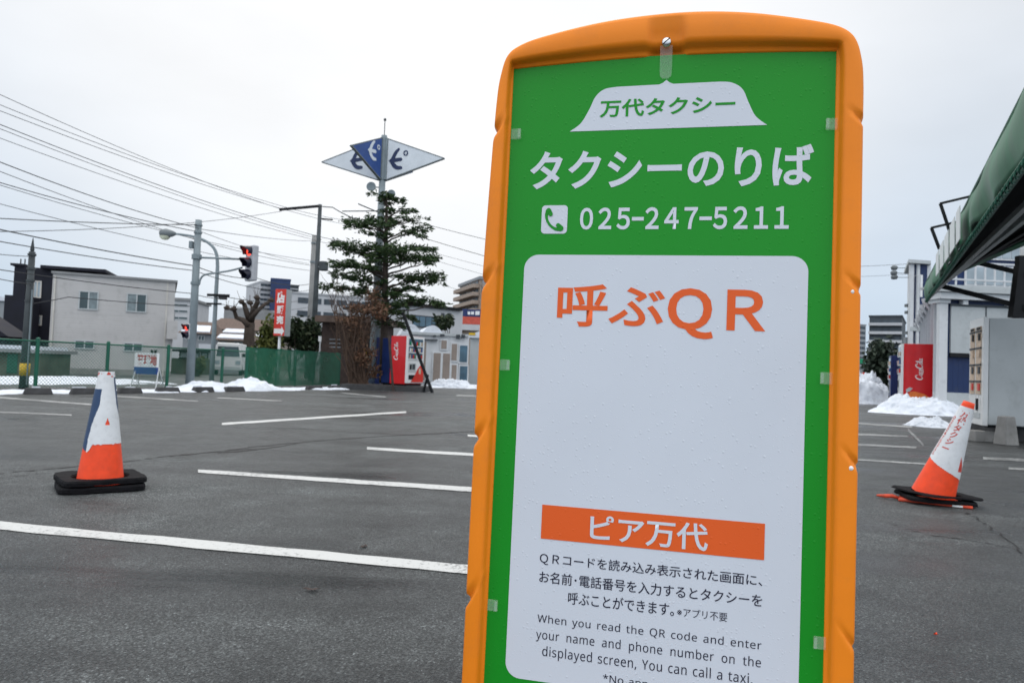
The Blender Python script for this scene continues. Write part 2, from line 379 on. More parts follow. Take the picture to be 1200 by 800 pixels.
# ------------------------------------------------------------------ mesh helpers
class B:
    def __init__(s): s.v = []; s.f = []
    def add(s, vs, fs):
        k = len(s.v); s.v += [tuple(v) for v in vs]; s.f += [tuple(i + k for i in f) for f in fs]; return s
    def box(s, x0, x1, y0, y1, z0, z1):
        vs = [(x, y, z) for z in (z0, z1) for x, y in ((x0, y0), (x1, y0), (x1, y1), (x0, y1))]
        return s.add(vs, [(3, 2, 1, 0), (4, 5, 6, 7), (0, 1, 5, 4), (1, 2, 6, 5), (2, 3, 7, 6), (3, 0, 4, 7)])
    def bar(s, a, b, w, h=None, up=(0, 0, 1)):
        a = Vector(a); b = Vector(b); h = h or w; d = (b - a).normalized(); u = Vector(up)
        if abs(d.dot(u)) > .98: u = Vector((1, 0, 0))
        sx = d.cross(u).normalized(); sz = sx.cross(d)
        vs = [p + sx * (i * w / 2) + sz * (j * h / 2) for p in (a, b) for i, j in ((-1, -1), (1, -1), (1, 1), (-1, 1))]
        return s.add(vs, [(3, 2, 1, 0), (4, 5, 6, 7), (0, 1, 5, 4), (1, 2, 6, 5), (2, 3, 7, 6), (3, 0, 4, 7)])
    def tube(s, pts, r, n=8, cap=True):
        pts = [Vector(p) for p in pts]; m = len(pts)
        rs = r if hasattr(r, '__len__') else [r] * m
        vs = []; fs = []; prev = None
        for i, p in enumerate(pts):
            d = (pts[min(i + 1, m - 1)] - pts[max(i - 1, 0)]).normalized()
            if prev is None:
                u = Vector((0, 0, 1)) if abs(d.z) < .9 else Vector((1, 0, 0))
                prev = d.cross(u).normalized()
            sx = (prev - d * prev.dot(d)).normalized(); prev = sx; sy = d.cross(sx)
            for k in range(n):
                a = 2 * math.pi * k / n; vs.append(p + sx * (math.cos(a) * rs[i]) + sy * (math.sin(a) * rs[i]))
        for i in range(m - 1):
            for k in range(n): fs.append((i * n + k, i * n + (k + 1) % n, (i + 1) * n + (k + 1) % n, (i + 1) * n + k))
        if cap: fs += [tuple(range(n))[::-1], tuple((m - 1) * n + k for k in range(n))]
        return s.add(vs, fs)
    def prism(s, poly, y0, y1):
        """polygon in x,z pushed from y0 (front) to y1"""
        n = len(poly)
        vs = [(x, y0, z) for x, z in poly] + [(x, y1, z) for x, z in poly]
        return s.add(vs, [tuple(range(n)), tuple(range(2 * n - 1, n - 1, -1))] + [(i, n + i, n + (i + 1) % n, (i + 1) % n) for i in range(n)])
    def flat(s, poly, y=0.0):
        return s.add([(x, y, z) for x, z in poly], [tuple(range(len(poly)))])
    def lathe(s, prof, n=32, base=(0, 0, 0)):
        vs = []; fs = []
        for r, z in prof:
            for k in range(n):
                a = 2 * math.pi * k / n; vs.append((base[0] + r * math.cos(a), base[1] + r * math.sin(a), base[2] + z))
        for i in range(len(prof) - 1):
            for k in range(n): fs.append((i * n + k, i * n + (k + 1) % n, (i + 1) * n + (k + 1) % n, (i + 1) * n + k))
        return s.add(vs, fs)
    def stroke(s, pts, w, y=0.0, caps=True):
        """flat brush stroke in x,z with width(s) w and round ends, lying at depth y"""
        n = len(pts); ws = w if hasattr(w, '__len__') else [w] * n
        L_, R_ = [], []
        for i in range(n):
            a = pts[max(i - 1, 0)]; b = pts[min(i + 1, n - 1)]
            dx, dz = b[0] - a[0], b[1] - a[1]; l = math.hypot(dx, dz) or 1
            nx, nz = -dz / l, dx / l
            L_.append((pts[i][0] + nx * ws[i] / 2, pts[i][1] + nz * ws[i] / 2)); R_.append((pts[i][0] - nx * ws[i] / 2, pts[i][1] - nz * ws[i] / 2))
        vs = [(x, y, z) for x, z in L_ + R_]
        s.add(vs, [(i, n + i, n + i + 1, i + 1) for i in range(n - 1)])
        if caps:
            for q, i in ((pts[0], 0), (pts[-1], n - 1)):
                s.flat([(q[0] + ws[i] / 2 * math.cos(a), q[1] + ws[i] / 2 * math.sin(a)) for a in np.linspace(0, 2 * math.pi, 14)[:-1]], y - .0004)
        return s
    def build(s, name, m, parent=None, smooth=False, fix=True):
        me = bpy.data.meshes.new(name); me.from_pydata(s.v, [], s.f); me.update()
        if fix:
            bm = bmesh.new(); bm.from_mesh(me); bmesh.ops.recalc_face_normals(bm, faces=bm.faces); bm.to_mesh(me); bm.free()
        ms = m if isinstance(m, (list, tuple)) else [m]
        for k in ms: me.materials.append(M[k] if isinstance(k, str) else k)
        if smooth:
            me.polygons.foreach_set('use_smooth', [True] * len(me.polygons))
        o = bpy.data.objects.new(name, me); COL.objects.link(o)
        if parent: o.parent = parent
        return o
def bevel(o, w, seg=2):
    bm = bmesh.new(); bm.from_mesh(o.data)
    bmesh.ops.bevel(bm, geom=bm.edges[:], offset=w, segments=seg, affect='EDGES', profile=.5)
    bm.to_mesh(o.data); bm.free(); return o
def tag(o, label=None, cat=None, group=None, kind=None):
    if label: o['label'] = label
    if cat: o['category'] = cat
    if group: o['group'] = group
    if kind: o['kind'] = kind
    return o
def thing(name, label, cat, loc=(0, 0, 0), rz=0.0, group=None):
    o = bpy.data.objects.new(name, None); COL.objects.link(o); o.empty_display_size = .1
    o.location = loc; o.rotation_euler = (0, 0, rz)
    return tag(o, label, cat, group)
def spline(pts, k=8, closed=False):
    """Catmull-Rom through points"""
    n = len(pts); res = []
    rngn = n if closed else n - 1
    for i in range(rngn):
        p = [np.array(pts[(i + j) % n] if closed else pts[min(max(i + j, 0), n - 1)], float) for j in (-1, 0, 1, 2)]
        for j in range(k):
            t = j / k
            res.append(tuple(.5 * (2 * p[1] + (p[2] - p[0]) * t + (2 * p[0] - 5 * p[1] + 4 * p[2] - p[3]) * t * t + (3 * p[1] - p[0] - 3 * p[2] + p[3]) * t ** 3)))
    if not closed: res.append(tuple(float(v) for v in pts[-1]))
    return res
FONT = None
try:        # the plain Latin sans serif that Blender itself ships; its built-in font serves if that is missing
    FONT = bpy.data.fonts.load(os.path.join(bpy.utils.system_resource('DATAFILES', path='fonts'), 'NotoSansMath-Regular.woff2'))
except Exception: pass
def text_mesh(name, s, bold=0.0, latin=False, space_word=1.0, space=1.0, spacing_line=1.0):
    cu = bpy.data.curves.new('lettering', 'FONT'); cu.body = s; cu.size = 1; cu.offset = bold
    cu.font = (FONT if latin and FONT else cu.font); cu.space_word = space_word; cu.space_character = space; cu.space_line = spacing_line; cu.resolution_u = 4
    o = bpy.data.objects.new('lettering', cu); COL.objects.link(o)
    dg = bpy.context.evaluated_depsgraph_get()
    me = bpy.data.meshes.new_from_object(o.evaluated_get(dg))
    co = np.empty(len(me.vertices) * 3); me.vertices.foreach_get('co', co); co = co.reshape(-1, 3)
    bpy.data.objects.remove(o); bpy.data.curves.remove(cu)
    return me, co
def text(name, s, x0, x1, z0, z1, y, m, parent, bold=0.0, keep=False, **k):
    """lettering fitted to a rectangle of its sign's face (local x, z), y just in front of it; keep: keep the aspect, centre"""
    me, co = text_mesh(name, s, bold, **k)
    lo, hi = co.min(0), co.max(0)
    q = (co - lo) / np.maximum(hi - lo, 1e-6)
    if keep:
        a = (hi[0] - lo[0]) / (hi[1] - lo[1]); w, h = x1 - x0, z1 - z0
        if w / h > a: d = (w - h * a) / 2; x0, x1 = x0 + d, x1 - d
        else: d = (h - w / a) / 2; z0, z1 = z0 + d, z1 - d
    v = np.stack([x0 + q[:, 0] * (x1 - x0), np.full(len(q), y), z0 + q[:, 1] * (z1 - z0)], 1)
    me.vertices.foreach_set('co', v.ravel()); me.update()
    me.materials.clear(); me.materials.append(M[m])
    o = bpy.data.objects.new(name, me); COL.objects.link(o)
    if parent: o.parent = parent
    return o

class Frame:
    """a facade: origin p0, local x along it, y into the building, z up; hit() reads where a picture point lies on it"""
    def __init__(s, p0, p1):
        s.p = Vector((p0.x, p0.y, 0)); d = Vector((p1.x - p0.x, p1.y - p0.y, 0)); s.L = d.length; s.d = d.normalized()
        s.n = Vector((-s.d.y, s.d.x, 0)); s.a = math.atan2(s.d.y, s.d.x)
    def hit(s, x, y, off=0.0):
        o = Vector((0, 0, H)); r = ray(x, y); q = s.p + s.n * off
        t = (q - o).dot(s.n) / r.dot(s.n); p = o + r * t
        return (p - s.p).dot(s.d), p.z
    def rect(s, x0, y0, x1, y1, off=0.0):
        """picture box -> local x0,x1,z0,z1"""
        xa, za = s.hit(x0, (y0 + y1) / 2, off); xb, zb = s.hit(x1, (y0 + y1) / 2, off)
        _, zt = s.hit((x0 + x1) / 2, y0, off); _, zu = s.hit((x0 + x1) / 2, y1, off)
        return xa, xb, zu, zt
def window(parent, r, fm='white_metal', gm='glass', panes=2, t=.05, y=0.0, bar=.05):
    x0, x1, z0, z1 = r
    b = B(); b.box(x0, x1, y - t, y + .01, z0, z0 + bar); b.box(x0, x1, y - t, y + .01, z1 - bar, z1)
    for i in range(panes + 1):
        xc = x0 + bar / 2 + (x1 - x0 - bar) * i / panes
        b.box(xc - bar / 2, xc + bar / 2, y - t + .003, y + .008, z0 + bar, z1 - bar)
    w = b.build('window', fm, parent)
    gs = gm if isinstance(gm, (list, tuple)) else [gm] * panes
    for i in range(panes):
        xa = x0 + (x1 - x0) * i / panes; xb = x0 + (x1 - x0) * (i + 1) / panes
        B().box(xa + .02, xb - .02, y - t * .4, y + .004, z0 + .02, z1 - .02).build('pane', gs[i], w)
    return w

# ------------------------------------------------------------------ ground
b = B()
b.add([(-700, -60, 0), (700, -60, 0), (700, 1500, 0), (-700, 1500, 0)], [(0, 1, 2, 3)])
g = b.build('ground', 'asphalt', fix=False); tag(g, kind='structure')

def marking(pa, pb, wa, wb, m='paint', z=.004):
    """painted bay line between two picture points; wa, wb its thickness in pixels at the two ends"""
    n = 24; L_, R_ = [], []
    for i in range(n + 1):
        t = i / n; x = pa[0] + (pb[0] - pa[0]) * t; y = pa[1] + (pb[1] - pa[1]) * t; w = wa + (wb - wa) * t
        j = .06 * w
        L_.append(G(x, y - w / 2 + random.uniform(-j, j), z)); R_.append(G(x, y + w / 2 + random.uniform(-j, j), z))
    bb = B(); bb.add([tuple(p) for p in L_ + R_], [(i, n + 1 + i, n + 2 + i, i + 1) for i in range(n)])
    return tag(bb.build('road_marking', m, fix=False), kind='structure')
marking((-260, 591), (640, 675.0), 9.0, 10.5)
marking((232, 551.5), (640, 579), 3.8, 5.6)
marking((430, 525), (640, 537.5), 3.0, 3.6)
marking((260, 496.5), (476, 482.5), 2.6, 2.0)
marking((548, 510), (640, 515), 2.2, 2.4)
marking((-60, 461), (109, 474), 2.2, 1.8, 'paint2')
marking((136, 464), (232, 470), 1.6, 1.4, 'paint2')
marking((255, 466), (330, 469.5), 1.4, 1.2, 'paint2')
marking((-40, 481), (84, 486), 1.6, 1.6, 'paint2')
marking((400, 460), (452, 465), 1.2, 1.2, 'paint2')
marking((535, 463), (610, 466), 1.8, 1.8, 'paint2')
marking((985, 494.5), (1069, 500), 2.0, 1.8, 'paint2')
marking((985, 508), (1064, 511), 2.6, 2.0, 'paint2')
marking((985, 520), (1074, 524), 2.6, 2.2, 'paint2')
marking((985, 537), (1089, 543.6), 1.9, 1.7, 'paint2')
marking((1152, 536.5), (1240, 541), 3.0, 4.0, 'paint2')
marking((1182, 548.5), (1250, 551.5), 2.4, 2.6, 'paint2')
marking((1064, 503), (1082, 521), 4.0, 3.0, 'paint2')

def crack(pts, w=.012):
    ps = [G(x, y, .0035) for x, y in spline(pts, 10)]
    ps = [p + Vector((random.uniform(-.02, .02), random.uniform(-.03, .03), 0)) for p in ps]
    n = len(ps); vs = []
    for p in ps:
        k = w * random.uniform(.5, 1.6); vs += [(p.x, p.y - k, p.z), (p.x, p.y + k, p.z)]
    bb = B(); bb.add(vs, [(2 * i, 2 * i + 1, 2 * i + 3, 2 * i + 2) for i in range(n - 1)])
    tag(bb.build('asphalt_crack', 'crack', fix=False), kind='structure')
crack([(-20, 556), (60, 549), (140, 541), (215, 532), (300, 525)], .020)
crack([(200, 534), (250, 529), (320, 521), (400, 514), (480, 509), (560, 505)], .030)
crack([(255, 530), (300, 526.5), (350, 519)], .045)
crack([(-20, 561), (60, 553), (150, 544)], .008)
crack([(1128, 598), (1150, 610), (1180, 632), (1215, 660)], .010)
crack([(1035, 610), (1090, 626), (1160, 636), (1230, 655)], .006)

# ------------------------------------------------------------------ snow
def snow_ridge(name, p0, p1, width, hfun, label, m='snow', nu=90, nv=14, seed=0.0, rag=.35, kind=None, cat='snow'):
    p0 = Vector((p0.x, p0.y, 0)); p1 = Vector((p1.x, p1.y, 0)); d = (p1 - p0); L_ = d.length; d.normalize(); nrm = Vector((-d.y, d.x, 0))
    vs = []
    for i in range(nu + 1):
        s = i / nu
        e0 = rag * width * (mnoise.noise((s * L_ * 1.3 + seed, 3.1, seed)) + .5 * mnoise.noise((s * L_ * 4 + seed, 1, 2)))
        e1 = rag * width * mnoise.noise((s * L_ * .9 + seed, 9.1, seed))
        for j in range(nv + 1):
            t = j / nv
            q = p0 + d * (s * L_) + nrm * (e0 * (1 - t) + e1 * t + t * width)
            fall = (math.sin(math.pi * t) ** .7) * min(1, (s / .04)) * min(1, (1 - s) / .04)
            h = hfun(s, t) * fall
            h *= 1 + .40 * mnoise.noise((q.x * 1.7 + seed, q.y * 1.7, 0)) + .35 * mnoise.noise((q.x * 5, q.y * 5, seed)) + .18 * mnoise.noise((q.x * 12, q.y * 12, seed))
            vs.append((q.x, q.y, max(h, 0) - (.01 if fall < 1e-3 else -.006)))
    w = nv + 1
    bb = B(); bb.add(vs, [(i * w + j, (i + 1) * w + j, (i + 1) * w + j + 1, i * w + j + 1) for i in range(nu) for j in range(nv)])
    o = bb.build(name, m, smooth=True)
    if kind: tag(o, kind=kind)
    else: tag(o, label, cat)
    return o
def snow_mound(name, c, rx, ry, h, label, seed=0.0, m='snow', n=72, rz=0.0, peak=(0, 0)):
    vs = []; fs = []; w = n + 1
    for i in range(n + 1):
        for j in range(n + 1):
            u = -1 + 2 * i / n; v = -1 + 2 * j / n
            # square to disc
            X = u * math.sqrt(1 - v * v / 2); Y = v * math.sqrt(1 - u * u / 2); r = min(1, math.hypot(X, Y))
            wob = 1 + .20 * mnoise.noise((X * 2 + seed, Y * 2, seed)) + .10 * mnoise.noise((X * 7 + seed, Y * 7, seed))
            hh = h * max(0, 1 - math.hypot(X - peak[0], Y - peak[1]) ** 1.9) * (1 - r ** 8)
            hh *= 1 + .42 * mnoise.noise((X * 2.6 + seed, Y * 2.6, 1.5)) + .30 * abs(mnoise.noise((X * 7 + seed, Y * 7, 4))) + .16 * mnoise.noise((X * 15 + seed, Y * 15, 4)) + .10 * mnoise.noise((X * 31 + seed, Y * 31, 4))
            vs.append((X * rx * wob, Y * ry * wob, hh + .004 - (.03 if r > .999 else 0)))
    for i in range(n):
        for j in range(n): fs.append((i * w + j, (i + 1) * w + j, (i + 1) * w + j + 1, i * w + j + 1))
    o = B().add(vs, fs).build(name, m, smooth=True)
    o.location = (c.x, c.y, 0); o.rotation_euler = (0, 0, rz)
    return tag(o, label, 'snow pile')
# thin snow lying along the kerb stops and on the lot behind the fence
snow_ridge('snow', G(-200, 464), G(232, 459.5), 1.1, lambda s, t: .05, '', seed=1.0, kind='stuff', nu=160)
snow_ridge('snow', G(318, 457.5), G(470, 455.5), 1.2, lambda s, t: .05, '', seed=5.0, kind='stuff', nu=90, rag=.5)
snow_ridge('snow', G(455, 456), G(570, 452.5), 1.2, lambda s, t: .07, '', seed=8.0, kind='stuff', nu=80, rag=.6)
snow_ridge('snow', G(-120, 451), G(215, 450), 6.5, lambda s, t: .05 + .03 * math.sin(9 * s), '', seed=11.0, kind='stuff', nu=120, nv=30, rag=.12)
snow_ridge('snow_bank', G(220, 459.5), G(345, 457.5), 1.5,
           lambda s, t: .05 + .20 * math.exp(-((s - .30) / .17) ** 2) + .28 * math.exp(-((s - .72) / .16) ** 2),
           'long lumpy bank of ploughed snow along the kerb stops beneath the signal pole', seed=3.0, nu=110, nv=22, rag=.12)
snow_mound('snow_pile', G(1082, 485), 1.75, 1.0, .54, 'large pile of ploughed snow in front of the red drinks machine and blue container', seed=2.2, peak=(-.05, .1))
snow_mound('snow_pile', GX(1000, 33.5), 2.3, 1.6, 1.25, 'tall heap of grey white snow beneath the dark round tree', seed=6.1, m='snow_dirty', peak=(.0, 0))
snow_mound('snow_pile', G(1090, 499.5), .47, .5, .20, 'small low lump of snow on the asphalt in front of the large pile', seed=9.4)
snow_mound('snow_pile', G(1213, 510), .42, .3, .22, 'bit of snow beside the white vending machine foot', seed=19.4)
snow_mound('snow_pile', GX(528, 33), 1.3, .7, .35, 'low mound of snow at the foot of the white cubicles', seed=14.0)

# ------------------------------------------------------------------ kerb stops
stops = [((26, 461.5), (62, 462)), ((83, 461.5), (124, 461.5)), ((139, 460.8), (168, 460.6)), ((184, 460), (212, 459.8)), ((228, 459.4), (252, 459)),
         ((265, 458.8), (288, 458.4)), ((301, 457.6), (315, 457.4)), ((361, 456.4), (379, 456.2)), ((387, 456), (405, 455.8)), ((413, 455.6), (431, 455.3))]
where = ['at the foot of the dark utility pole', 'behind the orange and white cone', 'below the white notice board', 'at the first fence post past the notice board',
         'under the near end of the snow bank', 'under the high part of the snow bank', 'half buried at the far end of the snow bank',
         'in front of the green screen', 'where the green screen ends', 'in front of the pylon base']
for k, ((xa, ya), (xb, yb)) in enumerate(stops):
    pa, pb = G(xa, ya), G(xb, yb); d = pb - pa; L_ = d.length
    o = thing('kerb_stop', 'dark concrete kerb stop in snow ' + where[k], 'kerb stop', pa, math.atan2(d.y, d.x), 'kerb stops along the edge of the lot')
    hh = .135
    bb = B(); bb.add([(0, 0, 0), (L_, 0, 0), (L_, .16, 0), (0, .16, 0), (.05, .03, hh), (L_ - .05, .03, hh), (L_ - .05, .13, hh), (.05, .13, hh)],
                     [(3, 2, 1, 0), (4, 5, 6, 7), (0, 1, 5, 4), (1, 2, 6, 5), (2, 3, 7, 6), (3, 0, 4, 7)])
    bevel(bb.build('body', 'dark_concrete', o), .012)
    q = B()
    t0 = random.uniform(.08, .5) * L_; t1 = t0 + random.uniform(.15, .4) * L_
    if random.random() < .7: q.box(t0, t1, .05, .135, hh - .002, hh + random.uniform(.012, .03))
    if q.v: q.build('snow_cap', 'snow', o)

# ------------------------------------------------------------------ taxi stand sign
W = 0.45            # width of the green panel
RU = Vector((0.97263, 0.03297, -0.23000)); RV = Vector((-0.04805, 0.99702, -0.06028)); RN = Vector((0.22732, 0.06969, 0.97132))
TT = Vector((0.00427, -0.84966, 2.41820)) * W
cv = lambda q: R3 @ Vector((q.x, -q.y, -q.z))
ux, vx, nx_ = cv(RU), cv(RV), cv(RN)
p_tl = Vector((0, 0, H)) + cv(TT)
VG = -(p_tl.z + ux.z * .5 * W) / (vx.z * W)          # panel heights from its top edge down to the ground
sg = thing('taxi_stand_sign', 'big green and white taxi stand sign board in an orange plastic frame', 'sign')
sg.matrix_world = Matrix(((ux.x, nx_.x, -vx.x, 0), (ux.y, nx_.y, -vx.y, 0), (ux.z, nx_.z, -vx.z, 0), (0, 0, 0, 1)))
sg.matrix_world = Matrix.Translation(p_tl + ux * (.5 * W) + vx * (VG * W)) @ sg.matrix_world
def uv(u, v): return ((u - .5) * W, (VG - v) * W)
VB_O, VB_I = VG - .42, VG - .56
# outer and inner outline of the frame
NOT = (.172, .675, 1.182, 1.690)
def notch(v, d=.012, w=.017):
    return sum(d * math.sqrt(max(0, 1 - abs((v - n) / w) ** 2.2)) for n in NOT)
outer, inner, kk = [], [], 220
for i in range(kk):
    t = i / kk; v = VB_O + (.068 - VB_O) * t; vi = VB_I + (0 - VB_I) * t
    u = -.051 - .020 * min(1, max(0, (v - .068) / .6)) ** .8
    outer.append((u + notch(v), v)); inner.append((0, vi))
top = [(-.056, .30), (-.051, .068), (-.039, -.03), (-.018, -.094), (.026, -.132), (.108, -.160), (.275, -.193), (.438, -.208), (.596, -.209), (.749, -.193), (.899, -.161), (.993, -.132), (1.046, -.093), (1.069, -.030), (1.078, .066), (1.078, .30)]
tp = spline(top, 22)[22:-22]
for u, v in tp:
    outer.append((u, v))
    if u <= 0: inner.append((0, -.058 * min(1, max(0, (.068 - v) / .155))))
    elif u >= 1: inner.append((1, -.058 * min(1, max(0, (.066 - v) / .16))))
    else: inner.append((u, -.058 - .015 * math.sin(math.pi * u)))
for i in range(1, kk + 1):
    t = i / kk; v = .066 + (VB_O - .066) * t; vi = VB_I * t
    outer.append((1.078 + .004 * min(1, v) - notch(v, .003, .010), v)); inner.append((1, vi))
prof = [(0, -.17), (0, -.03), (.010, -.006), (.035, .014), (.07, .026), (.12, .034), (.20, .038), (.45, .040), (.68, .039), (.76, .036), (.82, .026), (.86, .013), (.89, .008), (.95, .006), (.985, .003), (1.0, -.004)]
vs, fs = [], []
n_, m_n = len(outer), len(prof)
for (ou, ov), (iu, iv) in zip(outer, inner):
    rec = 0.0
    if ov < .05 and .3 < ou < .7:
        rec = 1 / (1 + math.exp((abs(ou - .497) - .052) / .005))
    dim = 0.0
    if ov > .1: dim = max((math.exp(-((ov - q) / .020) ** 4) for q in NOT))
    rgt = ou > .5
    if rgt and ov > .1: dim = max(math.exp(-((ov - q) / .011) ** 4) for q in NOT)
    for f, w in prof:
        if rec > .01: w -= rec * .022 * (1 / (1 + math.exp(-(f - .30) / .03)))
        if dim > .01 and w > -.02: w -= dim * (.013 if rgt else .016) * (1 - 1 / (1 + math.exp(-(f - .40) / .04)))
        x, z = uv(ou + (iu - ou) * f, ov + (iv - ov) * f)
        vs.append((x, -w * W, z))
for i in range(n_):
    a = i * m_n; c_ = ((i + 1) % n_) * m_n
    for j in range(m_n - 1): fs.append((a + j, c_ + j, c_ + j + 1, a + j + 1))
fs.append(tuple(i * m_n for i in range(n_)))
B().add(vs, fs).build('frame', 'orange_plastic', sg, smooth=True)
bb = B()
x0, z0 = uv(-.12, VG); x1, z1 = uv(1.12, VG - .46)
bb.box(x0, x1, -.10, .30, .004, z1)
bevel(bb.build('base', 'orange_plastic', sg), .03, 3)
# printed panel
top_e = [uv(u, -.062 - .015 * math.sin(math.pi * u)) for u in np.linspace(-.008, 1.008, 30)]
pn = B().flat([uv(-.008, VB_I + .02)] + top_e + [uv(1.008, VB_I + .02)], 0.0).build('panel', 'sign_green', sg)
def rrect(u0, u1, v0, v1, r, k=8):
    pts = []
    for cx, cy, a0 in ((u0 + r, v0 + r, 180), (u1 - r, v0 + r, 270), (u1 - r, v1 - r, 0), (u0 + r, v1 - r, 90)):
        for i in range(k + 1):
            a = R(a0 + 90 * i / k); pts.append(uv(cx + r * math.cos(a), cy + r * math.sin(a)))
    return pts
Y1, Y2, Y3 = -.0005, -.0010, -.0015
B().flat(rrect(.067, .9355, .566, 1.908, .047), Y1).build('white_card', 'sign_white', pn)
rf = [(.197, .161)] + spline([(.197, .161), (.232, .135), (.258, .090), (.277, .048), (.305, .025), (.345, .019)], 6)[1:] + [(.478, .018), (.490, .013), (.500, .004), (.510, .013), (.522, .018), (.660, .018)] \
    + spline([(.665, .018), (.700, .023), (.732, .045), (.752, .090), (.773, .132), (.807, .161)], 6)
B().flat([uv(*q) for q in rf], Y1).build('roof_lamp_emblem', 'sign_white', pn)
def tx(s, u0, u1, v0, v1, m, y=Y2, **k):
    xa, zb = uv(u0, v1); xb, zt = uv(u1, v0)
    return text('lettering', s, xa, xb, zb, zt, y, m, pn, **k)
tx('万代タクシー', .292, .712, .061, .119, 'sign_green', bold=.022)
tx('タクシーのりば', .071, .944, .224, .351, 'sign_white', y=Y1, bold=.025)
ic = B().flat(rrect(.117, .202, .404, .497, .012), Y1).build('phone_icon', 'sign_white', pn)
hs = spline([(.139, .424), (.133, .437), (.137, .455), (.149, .472), (.166, .482), (.181, .480)], 8)
ws = [(.008 + .011 * (abs(2 * i / (len(hs) - 1) - 1) ** 3)) * W for i in range(len(hs))]
bb = B(); bb.stroke([uv(*q) for q in hs], ws, Y2)
bb.stroke([uv(*q) for q in [(.140, .420), (.147, .433)]], .014 * W, Y2 - .0003); bb.stroke([uv(*q) for q in [(.173, .470), (.184, .479)]], .014 * W, Y2 - .0003)
bb.build('handset', 'sign_green', pn)
tx('０２５−２４７−５２１１', .243, .877, .413, .484, 'sign_white', y=Y1, bold=.024, space=.66)
tx('呼ぶ', .182, .520, .660, .796, 'sign_orange', bold=.017)
tx('ＱＲ', .529, .818, .668, .824, 'sign_orange', bold=.026, space=.8)
B().flat([uv(.162, 1.470), uv(.162, 1.364), uv(.832, 1.364), uv(.832, 1.470)], Y2).build('orange_band', 'sign_orange', pn)
tx('ピア万代', .316, .671, 1.380, 1.461, 'sign_white', y=Y3, bold=.017)
tx('ＱＲコードを読み込み表示された画面に、', .162, .829, 1.513, 1.550, 'ink', bold=.006)
tx('お名前･電話番号を入力するとタクシーを', .163, .830, 1.570, 1.606, 'ink', bold=.006)
tx('呼ぶことができます。', .257, .579, 1.624, 1.662, 'ink', bold=.006)
tx('※アプリ不要', .588, .733, 1.634, 1.660, 'ink')
tx('When you read the QR code and enter', .163, .831, 1.703, 1.735, 'ink', latin=True, space_word=1.5, space=1.05)
tx('your name and phone number on the', .161, .831, 1.750, 1.787, 'ink', latin=True, space_word=2.1, space=1.05)
tx('displayed screen, You can call a taxi.', .183, .809, 1.798, 1.838, 'ink', latin=True, space_word=1.3, space=1.05)
tx('*No app required', .374, .66, 1.858, 1.888, 'ink', latin=True, space_word=1.4)
# ------------------------------------------------------------------ (sign continued) clips, screw, rivets
for u, v in ((.020, .166), (.020, .928), (.018, 1.691), (.990, .168), (.990, .928), (.988, 1.686)):
    x, z = uv(u, v); bb = B(); bb.box(x - .0075, x + .0075, -.0060, -.0022, z - .0080, z + .0080)
    bb.box(x - .0075 if u > .5 else x + .0035, x - .0035 if u > .5 else x + .0075, -.0100, -.0062, z - .0070, z + .0070)
    bevel(bb.build('clip', 'clear', sg), .0012)
x, z = uv(.497, -.012)
bb = B(); bb.add([(x - .0085, -.0085, z + .040), (x + .0085, -.0085, z + .040), (x + .0085, -.0035, z + .004), (x + .0075, -.0035, z - .003), (x + .004, -.0035, z - .006), (x - .004, -.0035, z - .006), (x - .0075, -.0035, z - .003), (x - .0085, -.0035, z + .004)]
                 + [(x - .0085, -.0065, z + .040), (x + .0085, -.0065, z + .040), (x + .0085, -.0015, z + .004), (x + .0075, -.0015, z - .003), (x + .004, -.0015, z - .006), (x - .004, -.0015, z - .006), (x - .0075, -.0015, z - .003), (x - .0085, -.0015, z + .004)],
                 [(0, 1, 2, 7), (2, 3, 4, 5, 6, 7), (8, 15, 10, 9), (10, 15, 14, 13, 12, 11)] + [(i, (i + 1) % 8, 8 + (i + 1) % 8, 8 + i) for i in range(8)])
bb.build('clip', 'clear', sg)
x, z = uv(.497, -.106)
bb = B(); n = 24
pr = [(.0068, 0), (.0068, .0015), (.0060, .0030), (.0042, .0040), (.0, .0043)]
vs = [(x + r * math.cos(2 * math.pi * k / n), -.0125 - h, z + r * math.sin(2 * math.pi * k / n)) for r, h in pr for k in range(n)]
bb.add(vs, [(i * n + k, i * n + (k + 1) % n, (i + 1) * n + (k + 1) % n, (i + 1) * n + k) for i in range(4) for k in range(n)])
sc = bb.build('screw', 'steel', sg, smooth=True)
B().bar((x - .0045, -.0164, z - .0040), (x + .0045, -.0164, z + .0040), .0013, .0012, up=(0, 1, 0)).build('slot', 'black_steel', sc)
for u, v in ((1.049, .676), (1.056, 1.182)):
    x, z = uv(u, v); bb = B(); n = 16
    vs = [(x + r * math.cos(2 * math.pi * k / n), -.0165 - h, z + r * math.sin(2 * math.pi * k / n)) for r, h in ((.0034, 0), (.0030, .0012), (0, .0016)) for k in range(n)]
    bb.add(vs, [(i * n + k, i * n + (k + 1) % n, (i + 1) * n + (k + 1) % n, (i + 1) * n + k) for i in range(2) for k in range(n)])
    bb.build('rivet', 'hole', sg, smooth=True)

